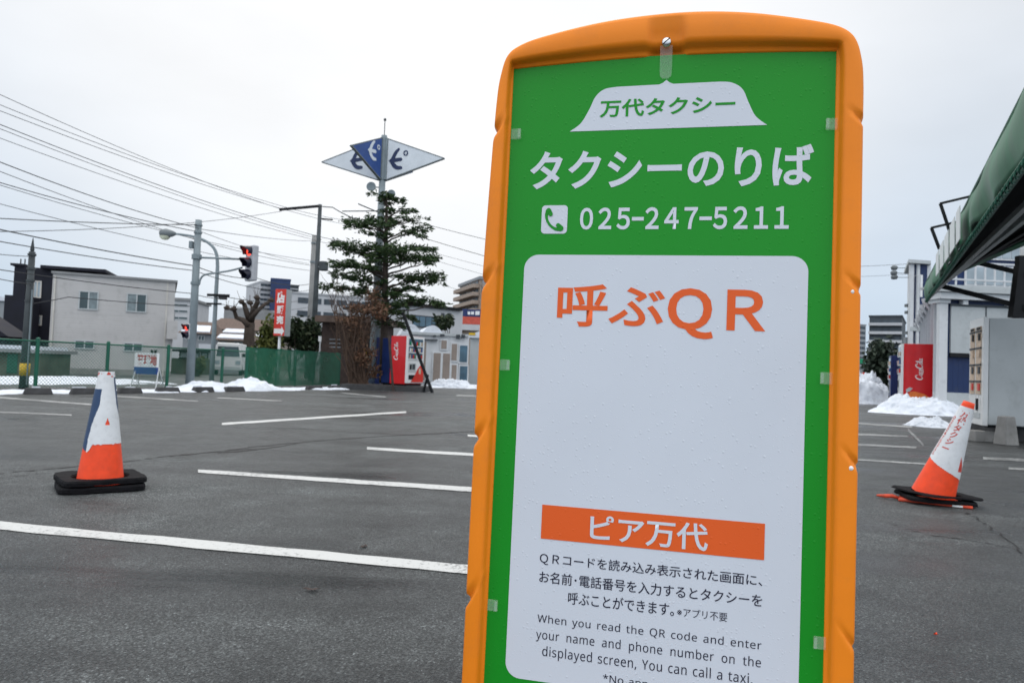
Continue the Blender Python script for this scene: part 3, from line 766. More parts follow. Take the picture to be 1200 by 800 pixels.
# ------------------------------------------------------------------ traffic cones
def cone_grid(r0, r1, h, fmat, mats, z0=0.0, nth=144, nt=120, skip=None, dr=0.0, cap=True):
    vs, fs, mi = [], [], []
    for j in range(nt + 1):
        t = j / nt; r = r0 + (r1 - r0) * t + dr
        for k in range(nth):
            a = -math.pi + 2 * math.pi * k / nth        # 0 faces the lens (-Y), negative is towards -X
            vs.append((r * math.sin(a), -r * math.cos(a), z0 + h * t))
    for j in range(nt):
        for k in range(nth):
            a = -math.pi + 2 * math.pi * (k + .5) / nth; t = (j + .5) / nt
            if skip and skip(a, t): continue
            fs.append((j * nth + k, j * nth + (k + 1) % nth, (j + 1) * nth + (k + 1) % nth, (j + 1) * nth + k)); mi.append(fmat(math.degrees(a), t))
    if cap: fs.append(tuple(nt * nth + k for k in range(nth))); mi.append(fmat(0, 1.0))
    return vs, fs, mi
def built(name, vs, fs, mi, mats, parent):
    o = B().add(vs, fs).build(name, mats, parent, smooth=True)
    o.data.polygons.foreach_set('material_index', mi); return o
def weight_ring(parent, half, rin, z0, z1, rz, m='rubber', dx=0, dy=0, tilt=0, chamfer=.3):
    n = 64; vs = []; fs = []
    prof_ = [(0, z0 + .008), (.0, z1 - .012), (.06, z1), (.92, z1 - .004), (1, z1 - .016), (1, z0 + .004)]
    for k in range(n):
        a = 2 * math.pi * k / n; c_, s_ = math.cos(a), math.sin(a)
        p_ = 7.0
        ro = half / ((abs(c_) ** p_ + abs(s_) ** p_) ** (1 / p_)); ro = min(ro, half * (1.414 - .25 * chamfer))
        ro *= 1 + .012 * mnoise.noise((c_ * 2, s_ * 2, z0 * 30 + rz))
        for f, z in prof_:
            r = ro + (rin - ro) * f; vs.append((r * c_, r * s_, z + .006 * mnoise.noise((c_ * 3, s_ * 3, z0 * 20 + rz)) * (1 - f)))
    q = len(prof_)
    for k in range(n):
        a = k * q; c_ = ((k + 1) % n) * q
        for j in range(q): fs.append((a + j, c_ + j, c_ + (j + 1) % q, a + (j + 1) % q))
    o = B().add(vs, fs).build('base_weight', m, parent, smooth=False)
    o.rotation_euler = (0, tilt, rz); o.location = (dx, dy, 0); return o
# upright cone
c1 = G(117, 571)
cn = thing('traffic_cone', 'upright orange traffic cone in a torn white and blue sleeve on two black rubber weights', 'traffic cone', c1, math.atan2(-c1.x, c1.y) * 1.0)
HC = .80; r0, r1 = .150, .046
vs, fs, mi = cone_grid(r0, r1, HC - .02, lambda a, t: 0, None, z0=.02, nth=96, nt=40)
built('body', vs, fs, mi, ['cone_orange'], cn)
def nz1(a, s): return mnoise.noise((a * .05, s, 3.3))
def sl_bottom(a):
    return np.interp(a, [-180, -100, -62, -48, -38, -30, 90, 180], [.40, .36, .315, .30, .325, .37, .372, .40]) + .006 * nz1(a * 2, 1.0)
def skip1(a, t):
    d = math.degrees(a)
    if t < sl_bottom(d): return True
    return (abs(d - 14) < (.60 - t) * 260 * .55 and .535 < t < .60)     # torn hole
def f1(d, t):
    lim = np.interp(t, [.30, .42, .52, .60, .72, .84], [-52, -52, -50, -36, -22, -22]) + 7 * mnoise.noise((t * 9, 2, 0)) + 2.5 * mnoise.noise((t * 30, 2, 5))
    if d < lim and d > -150 and .29 < t < .845: return 1
    if d > np.interp(t, [.60, .72, .97], [82, 62, 55]) + 4 * mnoise.noise((t * 14, 7, 0)) and d < 140 and .60 < t < .955: return 1
    if t > .955 and mnoise.noise((d * .045, t * 30, 6.0)) > .22: return 2
    return 0
vs, fs, mi = cone_grid(r0, r1, HC - .02, f1, None, z0=.02, skip=skip1, dr=.003, nth=180, nt=170)
built('sleeve', vs, fs, mi, ['cone_white', 'cone_blue', 'cone_red'], cn)
weight_ring(cn, .262, .172, .000, .044, .10, chamfer=.5); weight_ring(cn, .256, .172, .046, .088, .19, chamfer=.5)
bb = B(); bb.box(-.19, .19, -.19, .19, .002, .022); bb.build('foot', 'cone_orange', cn)
# leaning cone
c2 = G(1098, 588)
cn = thing('traffic_cone', 'tilted orange traffic cone in a white sleeve with red writing, orange foot showing', 'traffic cone', c2, math.atan2(-c2.x, c2.y))
HC = .79; r0, r1 = .155, .040
lean = R(17.5)
def leaned(o): o.rotation_euler = (R(2), lean, 0); o.location = (-.03, 0, .05); return o
vs, fs, mi = cone_grid(r0, r1, HC, lambda d, t: 0, None, nth=96, nt=40); leaned(built('body', vs, fs, mi, ['cone_orange'], cn))
def sb2(d): return .305 - .0008 * d + .003 * nz1(d * 2, 4.0)
def f2(d, t):
    if 52 < d < 52 + (.47 - t) * 240 and .32 < t < .47: return 1
    return 0
vs, fs, mi = cone_grid(r0, r1, HC, f2, None, skip=lambda a, t: t < sb2(math.degrees(a)) or t > .945, dr=.003, nth=180, nt=150, cap=False)
leaned(built('sleeve', vs, fs, mi, ['cone_white', 'cone_red'], cn))
def cone_text(s, t0, t1, w0, w1, a0, a1, m, parent, bold=.02):
    me, co = text_mesh('lettering', '\n'.join(s), bold, spacing_line=.98)
    lo, hi = co.min(0), co.max(0); q = (co - lo) / (hi - lo); o_ = np.empty_like(co)
    for i, (x, y, _) in enumerate(q):
        t = t0 + (t1 - t0) * y; r = r0 + (r1 - r0) * t + .0045; wd = w0 + (w1 - w0) * y
        a = R(a0 + (a1 - a0) * y) + (x - .5) * wd / r; o_[i] = (r * math.sin(a), -r * math.cos(a), HC * t)
    me.vertices.foreach_set('co', o_.ravel()); me.update(); me.materials.clear(); me.materials.append(M[m])
    o = bpy.data.objects.new('lettering', me); COL.objects.link(o); o.parent = parent; return leaned(o)
cone_text('万代タクシー', .50, .905, .060, .055, -24, 2, 'cone_red', cn, bold=.03)
cone_text('０２５２４７５２１１', .40, .83, .034, .030, -68, -60, 'cone_red', cn, bold=.03)
weight_ring(cn, .245, .175, .012, .050, .35, dx=-.02, tilt=R(2)); weight_ring(cn, .262, .168, .060, .078, .62, dx=-.01, tilt=R(3), chamfer=.8)
bb = B(); bb.box(-.265, .235, -.20, .20, .003, .022); bevel(bb.build('foot', 'foot_orange', cn), .006)
bb = B(); bb.tube([(-.26, -.12, .014), (-.31, -.14, .03), (-.36, -.13, .022), (-.42, -.10, .016)], [.012, .016, .016, .008], 8); bb.build('bent_flap', 'foot_orange', cn, smooth=True)
bb = B(); bb.box(.10, .17, -.2035, -.2005, .006, .020); bb.build('tag', 'white_gloss', cn)
# ------------------------------------------------------------------ plants
def leaf_cloud(bb, c, r, n, size, flat=1.0, droop=0.0, elong=1.0):
    """n small leaf faces spread through an ellipsoid, denser towards its skin and in clumps"""
    rx, ry, rz = r
    k = max(3, n // 40)
    cl = rng.normal(size=(k, 3)); cl /= np.linalg.norm(cl, axis=1)[:, None]; cl *= rng.uniform(.35, 1.0, (k, 1))
    for i in range(n):
        q = cl[rng.integers(k)] + rng.normal(size=3) * .22
        p = Vector((c[0] + q[0] * rx, c[1] + q[1] * ry, c[2] + q[2] * rz))
        d = Vector(rng.normal(size=3)).normalized(); e_ = d.cross(Vector(rng.normal(size=3))).normalized()
        d.z = d.z * flat - droop; s = size * rng.uniform(.6, 1.4)
        a = d * s * elong; w = e_ * s * .5
        bb.add([p - a, p + w, p + a, p - w], [(0, 1, 2, 3)])
def limb(bb, a, b, r0, r1, wig=.06, n=6, sag=0.0):
    a, b = Vector(a), Vector(b); L_ = (b - a).length; pts = []
    for i in range(n + 1):
        t = i / n; p = a.lerp(b, t)
        if 0 < i < n: p += Vector(rng.normal(size=3)) * wig * L_ * .5
        p.z -= sag * math.sin(math.pi * t) * L_; pts.append(p)
    bb.tube(pts, [r0 + (r1 - r0) * i / n for i in range(n + 1)], 6); return pts
def bush(name, label, c, r, n, size, m, cat='bush', stems=5):
    o = thing(name, label, cat, (c.x, c.y, 0))
    bb = B()
    for i in range(stems):
        a = 2 * math.pi * i / stems; limb(bb, (.1 * math.cos(a), .1 * math.sin(a), 0), (r[0] * .6 * math.cos(a), r[1] * .6 * math.sin(a), c.z + r[2] * .5), .05, .015)
    bb.build('stem', 'bark', o)
    bb = B(); leaf_cloud(bb, (0, 0, c.z), r, n, size); bb.build('foliage', m, o, fix=False); return o

# layered cedar in front of the pylon
YT = 28.0
tr = GX(449.5, YT)
ct = thing('cedar_tree', 'tall dark cedar with flat layered boughs growing against the sign pylon', 'tree', tr)
def tl(x, y, Y=YT): return P(x, y, Y) - tr
bb = B()
bb.tube([tl(449.5, 449), tl(450, 400), tl(451, 340), tl(452, 280), tl(453, 240), tl(453.5, 224)], [.19, .16, .13, .085, .045, .012], 9); bb.build('trunk', 'bark', ct, smooth=True)
pads = [(452, 232, 9, 4), (446, 229, 12, 4), (462, 236, 12, 4), (456, 246, 16, 3), (472, 245, 12, 3), (434, 262, 24, 7), (416, 262, 12, 5), (450, 259, 18, 6), (484, 258, 16, 4), (490, 268, 13, 5), (478, 274, 16, 4), (440, 274, 14, 4),
        (418, 286, 22, 5), (402, 290, 14, 5), (428, 296, 20, 6), (448, 294, 22, 6), (470, 291, 24, 6), (492, 291, 16, 5), (500, 303, 14, 4), (478, 302, 26, 6), (456, 304, 22, 5), (508, 308, 8, 3),
        (400, 308, 16, 5), (416, 312, 20, 5), (432, 318, 16, 5), (402, 322, 13, 5), (424, 326, 14, 4), (393, 336, 13, 6), (412, 338, 16, 4), (430, 342, 14, 5),
        (466, 324, 14, 4), (488, 326, 18, 7), (500, 324, 16, 8), (510, 330, 9, 4), (478, 336, 14, 5), (470, 345, 12, 4), (498, 352, 22, 6), (514, 356, 10, 4), (486, 353, 10, 5), (460, 356, 14, 6), (464, 366, 12, 5),
        (440, 362, 12, 6), (456, 378, 14, 6), (474, 372, 12, 4), (446, 346, 14, 5), (438, 330, 14, 4), (458, 340, 14, 4)]
br, fo = B(), B()
for x, y, hw, hh in pads:
    hw *= 1.06; hh *= .80
    dy = random.uniform(-1, 1) * (.5 + abs(x - 451) / 60 * .9)
    c = tl(x, y, YT + dy); s = (YT + dy) / F
    ax = tl(451, min(y + 8 + abs(x - 451) * .12, 430))
    pts = limb(br, ax, c + Vector((0, 0, -hh * s * .3)), .045, .012, .05, 6, sag=-.04)
    n = int(hw * hh * 5.6)
    k = max(3, n // 26)
    cx = rng.uniform(-1, 1, k); cyv = rng.uniform(-1, 1, k); cz = rng.normal(size=k) * .45
    for i in range(n):
        j = rng.integers(k)
        q = np.array([cx[j], cyv[j], cz[j]]) + rng.normal(size=3) * (.13, .2, .30)
        p = c + Vector((q[0] * hw * s, q[1] * hw * s * .8, q[2] * hh * s - abs(q[0]) ** 2 * hh * s * .25))
        d = Vector((q[0] + rng.normal() * .7, q[1] + rng.normal() * .7, rng.normal() * .28 - .10)).normalized()
        w = d.cross(Vector(rng.normal(size=3))).normalized(); L_ = rng.uniform(.10, .22)
        fo.add([p - w * .012, p + d * L_ * .5 - w * .028, p + d * L_, p + d * L_ * .5 + w * .028], [(0, 1, 2, 3)])
br.build('limb', 'bark', ct); fo.build('foliage', 'cedar', ct, fix=False)

# withered shrub climbing about the pylon and bare saplings
wb = GX(425, 26.8)
ws_ = thing('withered_shrub', 'reddish brown leafless shrub tangled round the hut and pylon foot', 'shrub', wb)
def wl(x, y, Y): return P(x, y, Y) - wb
bb = B(); lf = B()
for i in range(60):
    x = random.uniform(384, 446); y = random.uniform(330, 405); Y = 26.8 + random.uniform(-.6, .6); x0 = random.uniform(408, 434)
    mid = wl(.5 * x + .5 * x0 + random.uniform(-8, 8), (y + 448) / 2, Y); e_ = wl(x, y, Y)
    a = wl(x0, 450, 26.8)
    limb(bb, a, mid, .026, .014, .05, 4); limb(bb, mid, e_, .014, .004, .08, 4)
    for k in range(5):
        q = mid.lerp(e_, random.uniform(.1, 1)); limb(bb, q, q + Vector((random.uniform(-.5, .5), random.uniform(-.3, .3), random.uniform(-.1, .6))), .007, .003, .1, 3)
bb.build('branch', 'twig', ws_)
for x, y, rx, rz, n in ((425, 362, 26, 8, 330), (440, 352, 14, 14, 260), (415, 385, 18, 16, 380), (424, 410, 16, 20, 420), (446, 366, 14, 10, 200), (410, 372, 22, 7, 240), (432, 432, 16, 12, 240)):
    s = 26.8 / F; leaf_cloud(lf, wl(x, y, 26.8), (rx * s, .6, rz * s), n, .06)
lf.build('foliage', 'brown_leaf', ws_, fix=False)
for k, (xs, tops) in enumerate([((394, [(384, 332), (390, 342), (402, 346), (396, 322)])), ((412, [(404, 350), (412, 345), (421, 352), (426, 330)]))]):
    q = GX(xs, 30.0); o = thing('bare_sapling', ['slender bare sapling beside the dark pole, over the brown hut', 'slender bare sapling just beside the pylon, behind the hut'][k], 'tree', q, group='bare saplings by the pylon')
    bb = B(); fork = P(xs + 1, 385, 30.0) - q
    limb(bb, (0, 0, 0), fork, .05, .035, .02)
    bb.build('trunk', 'twig', o); bb = B()
    for x, y in tops:
        e_ = P(x, y, 30.0 + random.uniform(-.4, .4)) - q; pts = limb(bb, fork, e_, .028, .006, .04, 6)
        for p in pts[2:]: limb(bb, p, p + Vector((random.uniform(-.5, .5), random.uniform(-.3, .3), random.uniform(.2, .7))), .008, .003, .08, 3)
    bb.build('limb', 'twig', o)

# pollarded street tree
q = GX(291, 46); pt = thing('pollarded_tree', 'bare pollarded tree with knobbly clenched limbs behind the fence', 'tree', q)
def ql(x, y, d=0): return P(x, y, 46 + d) - q
bb = B(); bb.tube([ql(291, 440), ql(291, 410), ql(292, 392), ql(293, 378)], [.42, .36, .33, .30], 9); bb.build('trunk', 'bark', pt, smooth=True)
bb = B()
for path, rr in (([(292, 382), (285, 375), (277, 372), (274, 362)], .2), ([(293, 378), (289, 366), (286, 356), (283, 354)], .2), ([(294, 378), (297, 364), (302, 354), (301, 349)], .22), ([(294, 374), (302, 364), (311, 356), (318, 352)], .16), ([(274, 364), (266, 361)], .08), ([(297, 366), (293, 355)], .1)):
    pts = [ql(x, y, random.uniform(-.5, .5)) for x, y in path]; bb.tube(pts, [rr * (1 - .45 * i / (len(pts) - 1)) for i in range(len(pts))], 7)
    e_ = pts[-1]; bb.tube([e_ + Vector((0, 0, -.12)), e_ + Vector((0, 0, .0)), e_ + Vector((.05, 0, .16))], [.10, .24, .08], 7)
    for k in range(5): limb(bb, e_, e_ + Vector((random.uniform(-.5, .5), random.uniform(-.4, .4), random.uniform(.1, .8))), .02, .008, .05, 3)
bb.build('limb', 'bark', pt, smooth=True)

def bpx(name, label, x, y, rx, rz, Y, n, size, m, cat='bush', ry=None):
    s = Y / F; c = P(x, y, Y); return bush(name, label, c, (rx * s, (ry or rx) * s, rz * s), n, size, m, cat)
bpx('evergreen_shrub', 'yellow green bushy shrub beneath the red sign board', 316, 408, 16, 32, 34, 1500, .13, 'yellow_leaf')
bpx('evergreen_shrub', 'wide black green shrub behind the screen net, touching the red sign post', 345, 395, 19, 18, 36, 1500, .13, 'dark_leaf')
bpx('evergreen_shrub', 'black green shrub at the foot of the two utility poles', 367, 392, 17, 20, 36.5, 1400, .13, 'dark_leaf')
bpx('evergreen_shrub', 'low green hedge plant showing behind the fence netting beside the white van', 231, 428, 9, 9, 36, 600, .10, 'yellow_leaf')
bpx('round_tree', 'dark round evergreen tree between the tower block and navy machine', 1038, 432, 20, 29, 37, 3800, .15, 'bush_leaf', 'tree')
bpx('garden_tree', 'small dark evergreen tree rising behind the white cubicles', 521, 379, 13, 9, 52, 900, .16, 'dark_leaf', 'tree')
# ------------------------------------------------------------------ fence along the lot
def fence_pts(): return [G(-14, 452.5), G(45, 452.8), G(128, 453.8), G(195, 454.6), G(262, 452.5), G(285, 451.5)]
fp = [G(-60, 456.2), G(41, 456.0), G(124, 455.5), G(195, 455.2), G(259, 454.8), G(288, 454.6)]
FH = 1.20
fo_ = thing('wire_fence', 'green wire mesh fence on round green posts along the snowy lot', 'fence', fp[0], 0)
loc = [p - fp[0] for p in fp]
for p in loc[1:]:
    bb = B(); bb.tube([p, p + Vector((0, 0, FH + .04))], .045, 12); bb.tube([p + Vector((0, 0, FH + .04)), p + Vector((0, 0, FH + .07))], [.055, .02], 12); bb.build('post', 'fence_green', fo_, smooth=False)
for a, b_ in zip(loc, loc[1:]):
    bb = B(); bb.tube([a + Vector((0, 0, FH - .02)), b_ + Vector((0, 0, FH - .02))], .022, 8); bb.build('top_rail', 'fence_green', fo_)
    d = b_ - a; L_ = d.length; d.normalize(); mesh = B(); stp = .085; hgt = FH - .08
    i = -int(hgt / stp) - 1
    while i * stp < L_:
        for sg_ in (1, -1):
            s0, s1 = i * stp, i * stp + hgt
            lo, hi = max(0, s0), min(L_, s1)
            if hi - lo > .02:
                za, zb = lo - s0, hi - s0
                if sg_ < 0: za, zb = hgt - za, hgt - zb
                pa = a + d * lo + Vector((0, 0, .04 + za)); pb = a + d * hi + Vector((0, 0, .04 + zb))
                mesh.bar(pa, pb, .0058)
        i += 1
    mesh.build('wire_mesh', 'fence_wire', fo_, fix=False)
bb = B()
# solid netted part
np_ = [G(286, 453.8), G(300, 453.4), G(322, 452.9), G(345, 452.5), G(366, 452.2), G(397, 451.6)]
NH = 1.32
ns = thing('screen_fence', 'solid dark green netted screen fence with slim posts, beside the brown shrub', 'fence', np_[0])
loc = [p - np_[0] for p in np_]
for k, p in enumerate(loc):
    bb = B(); bb.tube([p + Vector((0, .04, 0)), p + Vector((0, .04, NH))], .026, 8); bb.build('post', 'fence_green', ns)
bb = B(); n = 60; m_ = 8; vs = []
A_, Z_ = loc[0], loc[-1]; dd = (Z_ - A_)
for i in range(n + 1):
    for j in range(m_ + 1):
        p = A_.lerp(Z_, i / n); w = .03 * mnoise.noise((i * .3, j * .7, 1)); hh = NH * (j / m_) * (1 - .02 * abs(math.sin(i * .33)))
        vs.append((p.x, p.y + w, p.z + .03 + hh))
bb.add(vs, [(i * (m_ + 1) + j, (i + 1) * (m_ + 1) + j, (i + 1) * (m_ + 1) + j + 1, i * (m_ + 1) + j + 1) for i in range(n) for j in range(m_)])
bb.build('net', 'net', ns, fix=False)
bb = B(); bb.bar(A_ + Vector((0, .05, NH - .02)), Z_ + Vector((0, .05, NH - .02)), .03); bb.build('top_rail', 'fence_green', ns)
# the notice board on its trestle
q = GX(170, 20.6)
nb = thing('notice_board', 'white notice board with red characters and a blue band on a white trestle', 'sign', q, R(-2))
s = 20.6 / F
bw, bh = 29 * s, 25 * s; zb = H - (438.5 - 417) * s
B().box(-bw / 2, bw / 2, 0, .02, zb, zb + bh).build('board', 'board_white', nb)
B().box(-bw / 2, bw / 2, -.004, .001, zb + .0, zb + bh * .33).build('blue_band', 'board_blue', nb)
text('lettering', '管理地', -bw * .40, bw * .42, zb + bh * .42, zb + bh * .92, -.003, 'red_text', nb, bold=.03)
bb = B()
for sx in (-.30, .34):
    for y0 in (-.16, .30): bb.bar((sx, .05, zb + .2), (sx + .05 * (1 if sx > 0 else -1), y0, 0), .022)
    bb.bar((sx, -.1, .16), (sx, .2, .16), .018)
bb.bar((-.30, -.09, .15), (.34, -.09, .15), .02); bb.build('trestle', 'white_metal', nb)

# ------------------------------------------------------------------ poles
def vpole(bb, xb, xt, yt, Y, r0, r1, base=None):
    b0 = GX(xb, Y); t0 = P(xt, yt, Y); return b0, t0
# dark utility pole
Y = 17.9; b0 = GX(27.5, Y); hgt = P(40, 295, Y).z
up = thing('utility_pole', 'dark utility pole with a pointed tip and yellow foot guard before the pale house', 'utility pole', b0)
bb = B(); bb.tube([(0, 0, 0), (0, 0, hgt)], [.105, .07], 14); bb.build('shaft', 'pole_dark', up, smooth=True)
bb = B(); bb.tube([(0, 0, hgt), (0, 0, hgt + .05), (0, 0, P(41, 279, Y).z)], [.035, .05, .008], 8); bb.build('tip', 'pole_dark', up)
bb = B(); bb.tube([(0, 0, .32), (0, 0, .62)], .112, 14); bb.build('guard', 'yellow_band', up, smooth=True)
bb = B()
for z in (hgt - .1, hgt - .45, hgt - .75, hgt - 1.25): bb.tube([(0, 0, z), (0, 0, z + .05)], .095, 12)
bb.build('band', 'pole_dark', up)
bb = B(); bb.tube([(.11, -.06, .1), (.10, -.06, hgt * .72)], .018, 6); bb.build('conduit', 'pole', up)
# signal pole
Y = 21.3; b0 = GX(222, Y); S_ = Y / F
sp = thing('signal_pole', 'thick grey steel pole carrying the traffic signal, standing in the snow bank', 'pole', b0)
def sl(x, y, dy=0): return P(x, y, Y + dy) - b0
tz = sl(235, 258).z
bb = B(); bb.tube([(0, 0, 0), (0, 0, tz)], [.125, .092], 18); bb.build('shaft', 'pole', sp, smooth=True)
bb = B(); z = sl(231, 301).z; bb.tube([(0, 0, z - .07), (0, 0, z + .07)], .14, 16); z = sl(229, 332).z; bb.tube([(0, 0, z - .04), (0, 0, z + .04)], .13, 16)
z = sl(234, 273).z; bb.tube([(0, 0, z - .02), (0, 0, z + .02)], .115, 16); z = sl(234, 264).z; bb.tube([(0, 0, z - .02), (0, 0, z + .02)], .115, 16); bb.build('clamp', 'pole', sp)
bb = B(); a = sl(233, 302); bb.tube([(0.05, -.05, a.z), (a.x + .6, -.05, a.z), sl(283, 304) + Vector((0, -.05, 0))], .030, 10); bb.build('upper_arm', 'pole', sp, smooth=True)
bb = B(); bb.tube(spline([tuple(sl(233.5, 333)), tuple(sl(235, 327)), tuple(sl(240, 322)), tuple(sl(255, 319.5)), tuple(sl(270, 317)), tuple(sl(284, 313.5))], 5), .028, 10); bb.build('lower_arm', 'pole', sp, smooth=True)
z = sl(228, 288).z; bb = B(); bb.box(-.20, -.11, -.12, .02, z - .09, z + .12); bb.build('control_box', 'pole', sp)
def signal(name, label, c, yaw, w, h, n, lit, parent_local=False):
    o = thing(name, label, 'traffic light', c, yaw)
    # local: lenses face -Y
    bb = B(); bb.box(-w / 2, w / 2, 0, w * .42, 0, h); bevel(bb.build('housing', 'signal_grey', o), w * .10, 3)
    for i in range(n):
        zc = h * (i + .5) / n; r = min(w, h / n) * .40
        bb = B(); k = 24; bb.add([(r * math.cos(a), -.012, zc + r * math.sin(a)) for a in np.linspace(0, 2 * math.pi, k + 1)[:-1]], [tuple(range(k))])
        bb.build('lens', 'signal_red' if i == n - 1 - lit else 'signal_dark', o, fix=False)
        bb = B(); vs = []; k = 22
        for j in range(k + 1):
            a = R(-35 + 250 * j / k); dp = w * (.62 if 20 < j < 80 else .62)
            dp = w * (.30 + .36 * max(0, math.sin(a)))
            vs += [((r * 1.10) * math.cos(a), 0, zc + (r * 1.10) * math.sin(a)), ((r * 1.10) * math.cos(a), -dp, zc + (r * 1.10) * math.sin(a) - dp * .12)]
        bb.add(vs, [(2 * j, 2 * j + 1, 2 * j + 3, 2 * j + 2) for j in range(k)])
        v = bb.build('visor', 'signal_dark', o, fix=False); md = v.modifiers.new('t', 'SOLIDIFY'); md.thickness = .008
    return o
c = P(290.5, 329, Y); c2_ = P(290, 288, Y)
signal('traffic_signal', 'grey upright traffic signal of three lamps, red lit, held out on two arms', c, R(-40), .44, c2_.z - c.z + .02, 3, 0)
c = P(218.5, 397.5, Y - .05); signal('traffic_signal', 'small two lamp signal, red lit, clamped low on the signal pole', c, R(-35), .26, .47, 2, 0)
# street lamp
Y = 25.5; b0 = GX(247.5, Y)
lp = thing('street_lamp', 'slim street lamp with a curved neck and flat cobra head over the lot', 'street lamp', b0)
def ll(x, y): return P(x, y, Y) - b0
v0 = ll(253, 312).z
pts = [(0, 0, 0), (0, 0, v0 * .5), (0, 0, v0)] + [tuple(ll(x + .4, y)) for x, y in ((254, 300), (252.5, 293), (248, 287), (240, 282), (230, 277.5), (218, 275), (206, 274))]
pts = [(0, 0, 0), (0, 0, v0 * .5), (0, 0, v0 * .9)] + spline([(0, 0, v0)] + [tuple(ll(x, y)) for x, y in ((254, 299), (250, 290), (241, 282.5), (228, 277.5), (216, 275.2), (205, 274))], 5)
bb = B(); bb.tube(pts, [.085, .075, .065] + [.06 - .025 * i / (len(pts) - 3) for i in range(len(pts) - 3)], 12); bb.build('post', 'pole', lp, smooth=True)
a, e_ = ll(206, 274), ll(187, 273); hd = (e_ - a)
bb = B(); bb.tube([a, a + hd * .25, a + hd * .6, a + hd * .9, a + hd], [.05, .12, .17, .14, .05], 12); bb.build('head', 'lamp_grey', lp, smooth=True)
bb = B(); cc_ = a + hd * .66 + Vector((0, 0, -.10)); bb.lathe([(0.001, -.14), (.10, -.12), (.16, -.06), (.18, 0)], 14, cc_); bb.build('lamp_cover', 'lamp_glass', lp, smooth=True)
bb = B()
for y_, x0, x1, hh in ((346, 241, 267, .09), (356, 241, 258, .06)):
    p = ll(250, y_); bb.box((x0 - 250) * Y / F, (x1 - 250) * Y / F, -.12, -.06, p.z - hh / 2, p.z + hh / 2)
p = ll(262, 348.5); bb.box(p.x - .12, p.x + .14, -.16, -.02, p.z - .08, p.z + .06)
bb.build('splice_box', 'black_steel', lp)
# two tall utility poles
Y = 40.0; b0 = GX(365.3, Y)
ta = thing('utility_pole', 'tall dark utility pole with one long boom at its top and a transformer', 'utility pole', b0)
def ul(x, y): return P(x, y, Y) - b0
hz = ul(369, 239.5).z
bb = B(); bb.tube([(0, 0, 0), (0, 0, hz)], [.17, .10], 14); bb.build('shaft', 'pole_dark', ta, smooth=True)
bb = B(); p = ul(330, 247.5); bb.bar((0, 0, hz - .08), (p.x, -.4, p.z), .13); bb.build('boom', 'black_steel', ta)
bb = B(); p = ul(390, 257.5); bb.bar((0, 0, ul(369, 256).z), p, .07); p = ul(376, 280); bb.bar((0, 0, ul(369, 282).z), p, .08); bb.build('cross_arm', 'black_steel', ta)
bb = B(); zt, z0 = ul(372, 306.5).z, ul(372, 317).z; bb.lathe([(.001, z0), (.24, z0), (.25, z0 + .05), (.25, zt - .05), (.2, zt), (.001, zt)], 18, (.38, -.1, 0)); bb.build('transformer', 'pole_dark', ta, smooth=False)
bb = B()
for k in range(3): x = .72 + k * .13; bb.tube([(x, -.1, zt - .28), (x, -.1, zt - .02)], .035, 8)
bb.bar((.1, -.1, zt - .3), (1.1, -.1, zt - .3), .05); bb.build('insulator', 'pale_metal', ta)
Y = 41.5; b0 = GX(360.2, Y); cp = thing('utility_pole', 'pale concrete utility pole, shorter, close beside the tall dark one', 'utility pole', b0)
hz2 = (P(364.5, 275.5, Y) - b0).z
bb = B(); bb.tube([(0, 0, 0), (0, 0, hz2)], [.19, .13], 14); bb.build('shaft', 'pole_concrete', cp, smooth=True)
bb = B(); bb.tube([(0, 0, hz2 - .5), (0, 0, hz2 - .42)], .17, 12); bb.tube([(0, 0, hz2 - 1.6), (0, 0, hz2 - 1.5)], .18, 12); bb.build('band', 'pole', cp)
# slim white post and red sale sign
Y = 29.5; b0 = GX(325, Y); rs = thing('sale_sign', 'tall red sign box with white characters and an arrow on a white post', 'sign', b0, R(-12))
def rl(x, y): return P(x, y, Y) - b0
S_ = Y / F; zt, z0 = rl(331, 339).z, rl(328, 393.5).z
sw = 14.0 * S_; xc = .02
bb = B(); bb.tube([(0, 0, 0), (0, 0, z0 + .1)], .055, 12); bb.build('post', 'white_metal', rs, smooth=True)
bb = B(); bb.box(xc - sw / 2, xc + sw / 2, -.10, .34, z0, zt); bd_ = bb.build('box', 'pale_metal', rs)
f_ = B().box(xc - sw / 2 + .004, xc + sw / 2 - .004, -.112, -.098, z0 + .004, zt - .004).build('face', 'board_red', rs)
hh = zt - z0
text('lettering', '店', xc - sw * .36, xc + sw * .40, z0 + hh * .69, z0 + hh * .95, -.114, 'logo_white', f_, bold=.05)
text('lettering', '販', xc - sw * .30, xc + sw * .34, z0 + hh * .46, z0 + hh * .65, -.114, 'logo_white', f_, bold=.05)
text('lettering', '売', xc - sw * .30, xc + sw * .34, z0 + hh * .25, z0 + hh * .43, -.114, 'logo_white', f_, bold=.05)
az = z0 + hh * .10
B().flat([(xc - sw * .46, az - .10), (xc + sw * .20, az - .10), (xc + sw * .20, az - .20), (xc + sw * .47, az), (xc + sw * .20, az + .20), (xc + sw * .20, az + .10), (xc - sw * .46, az + .10)], -.114).build('arrow', 'logo_white', f_, fix=False)
# short white marker post behind the net
q = GX(373, 34); o = thing('marker_post', 'thin white post standing behind the green screen net', 'post', q)
bb = B(); bb.tube([(0, 0, 0), (0, 0, 1.9)], .035, 8); bb.build('shaft', 'white_metal', o); bb = B(); bb.box(-.09, .09, -.03, .03, 1.9, 2.15); bb.build('plate', 'board_white', o)

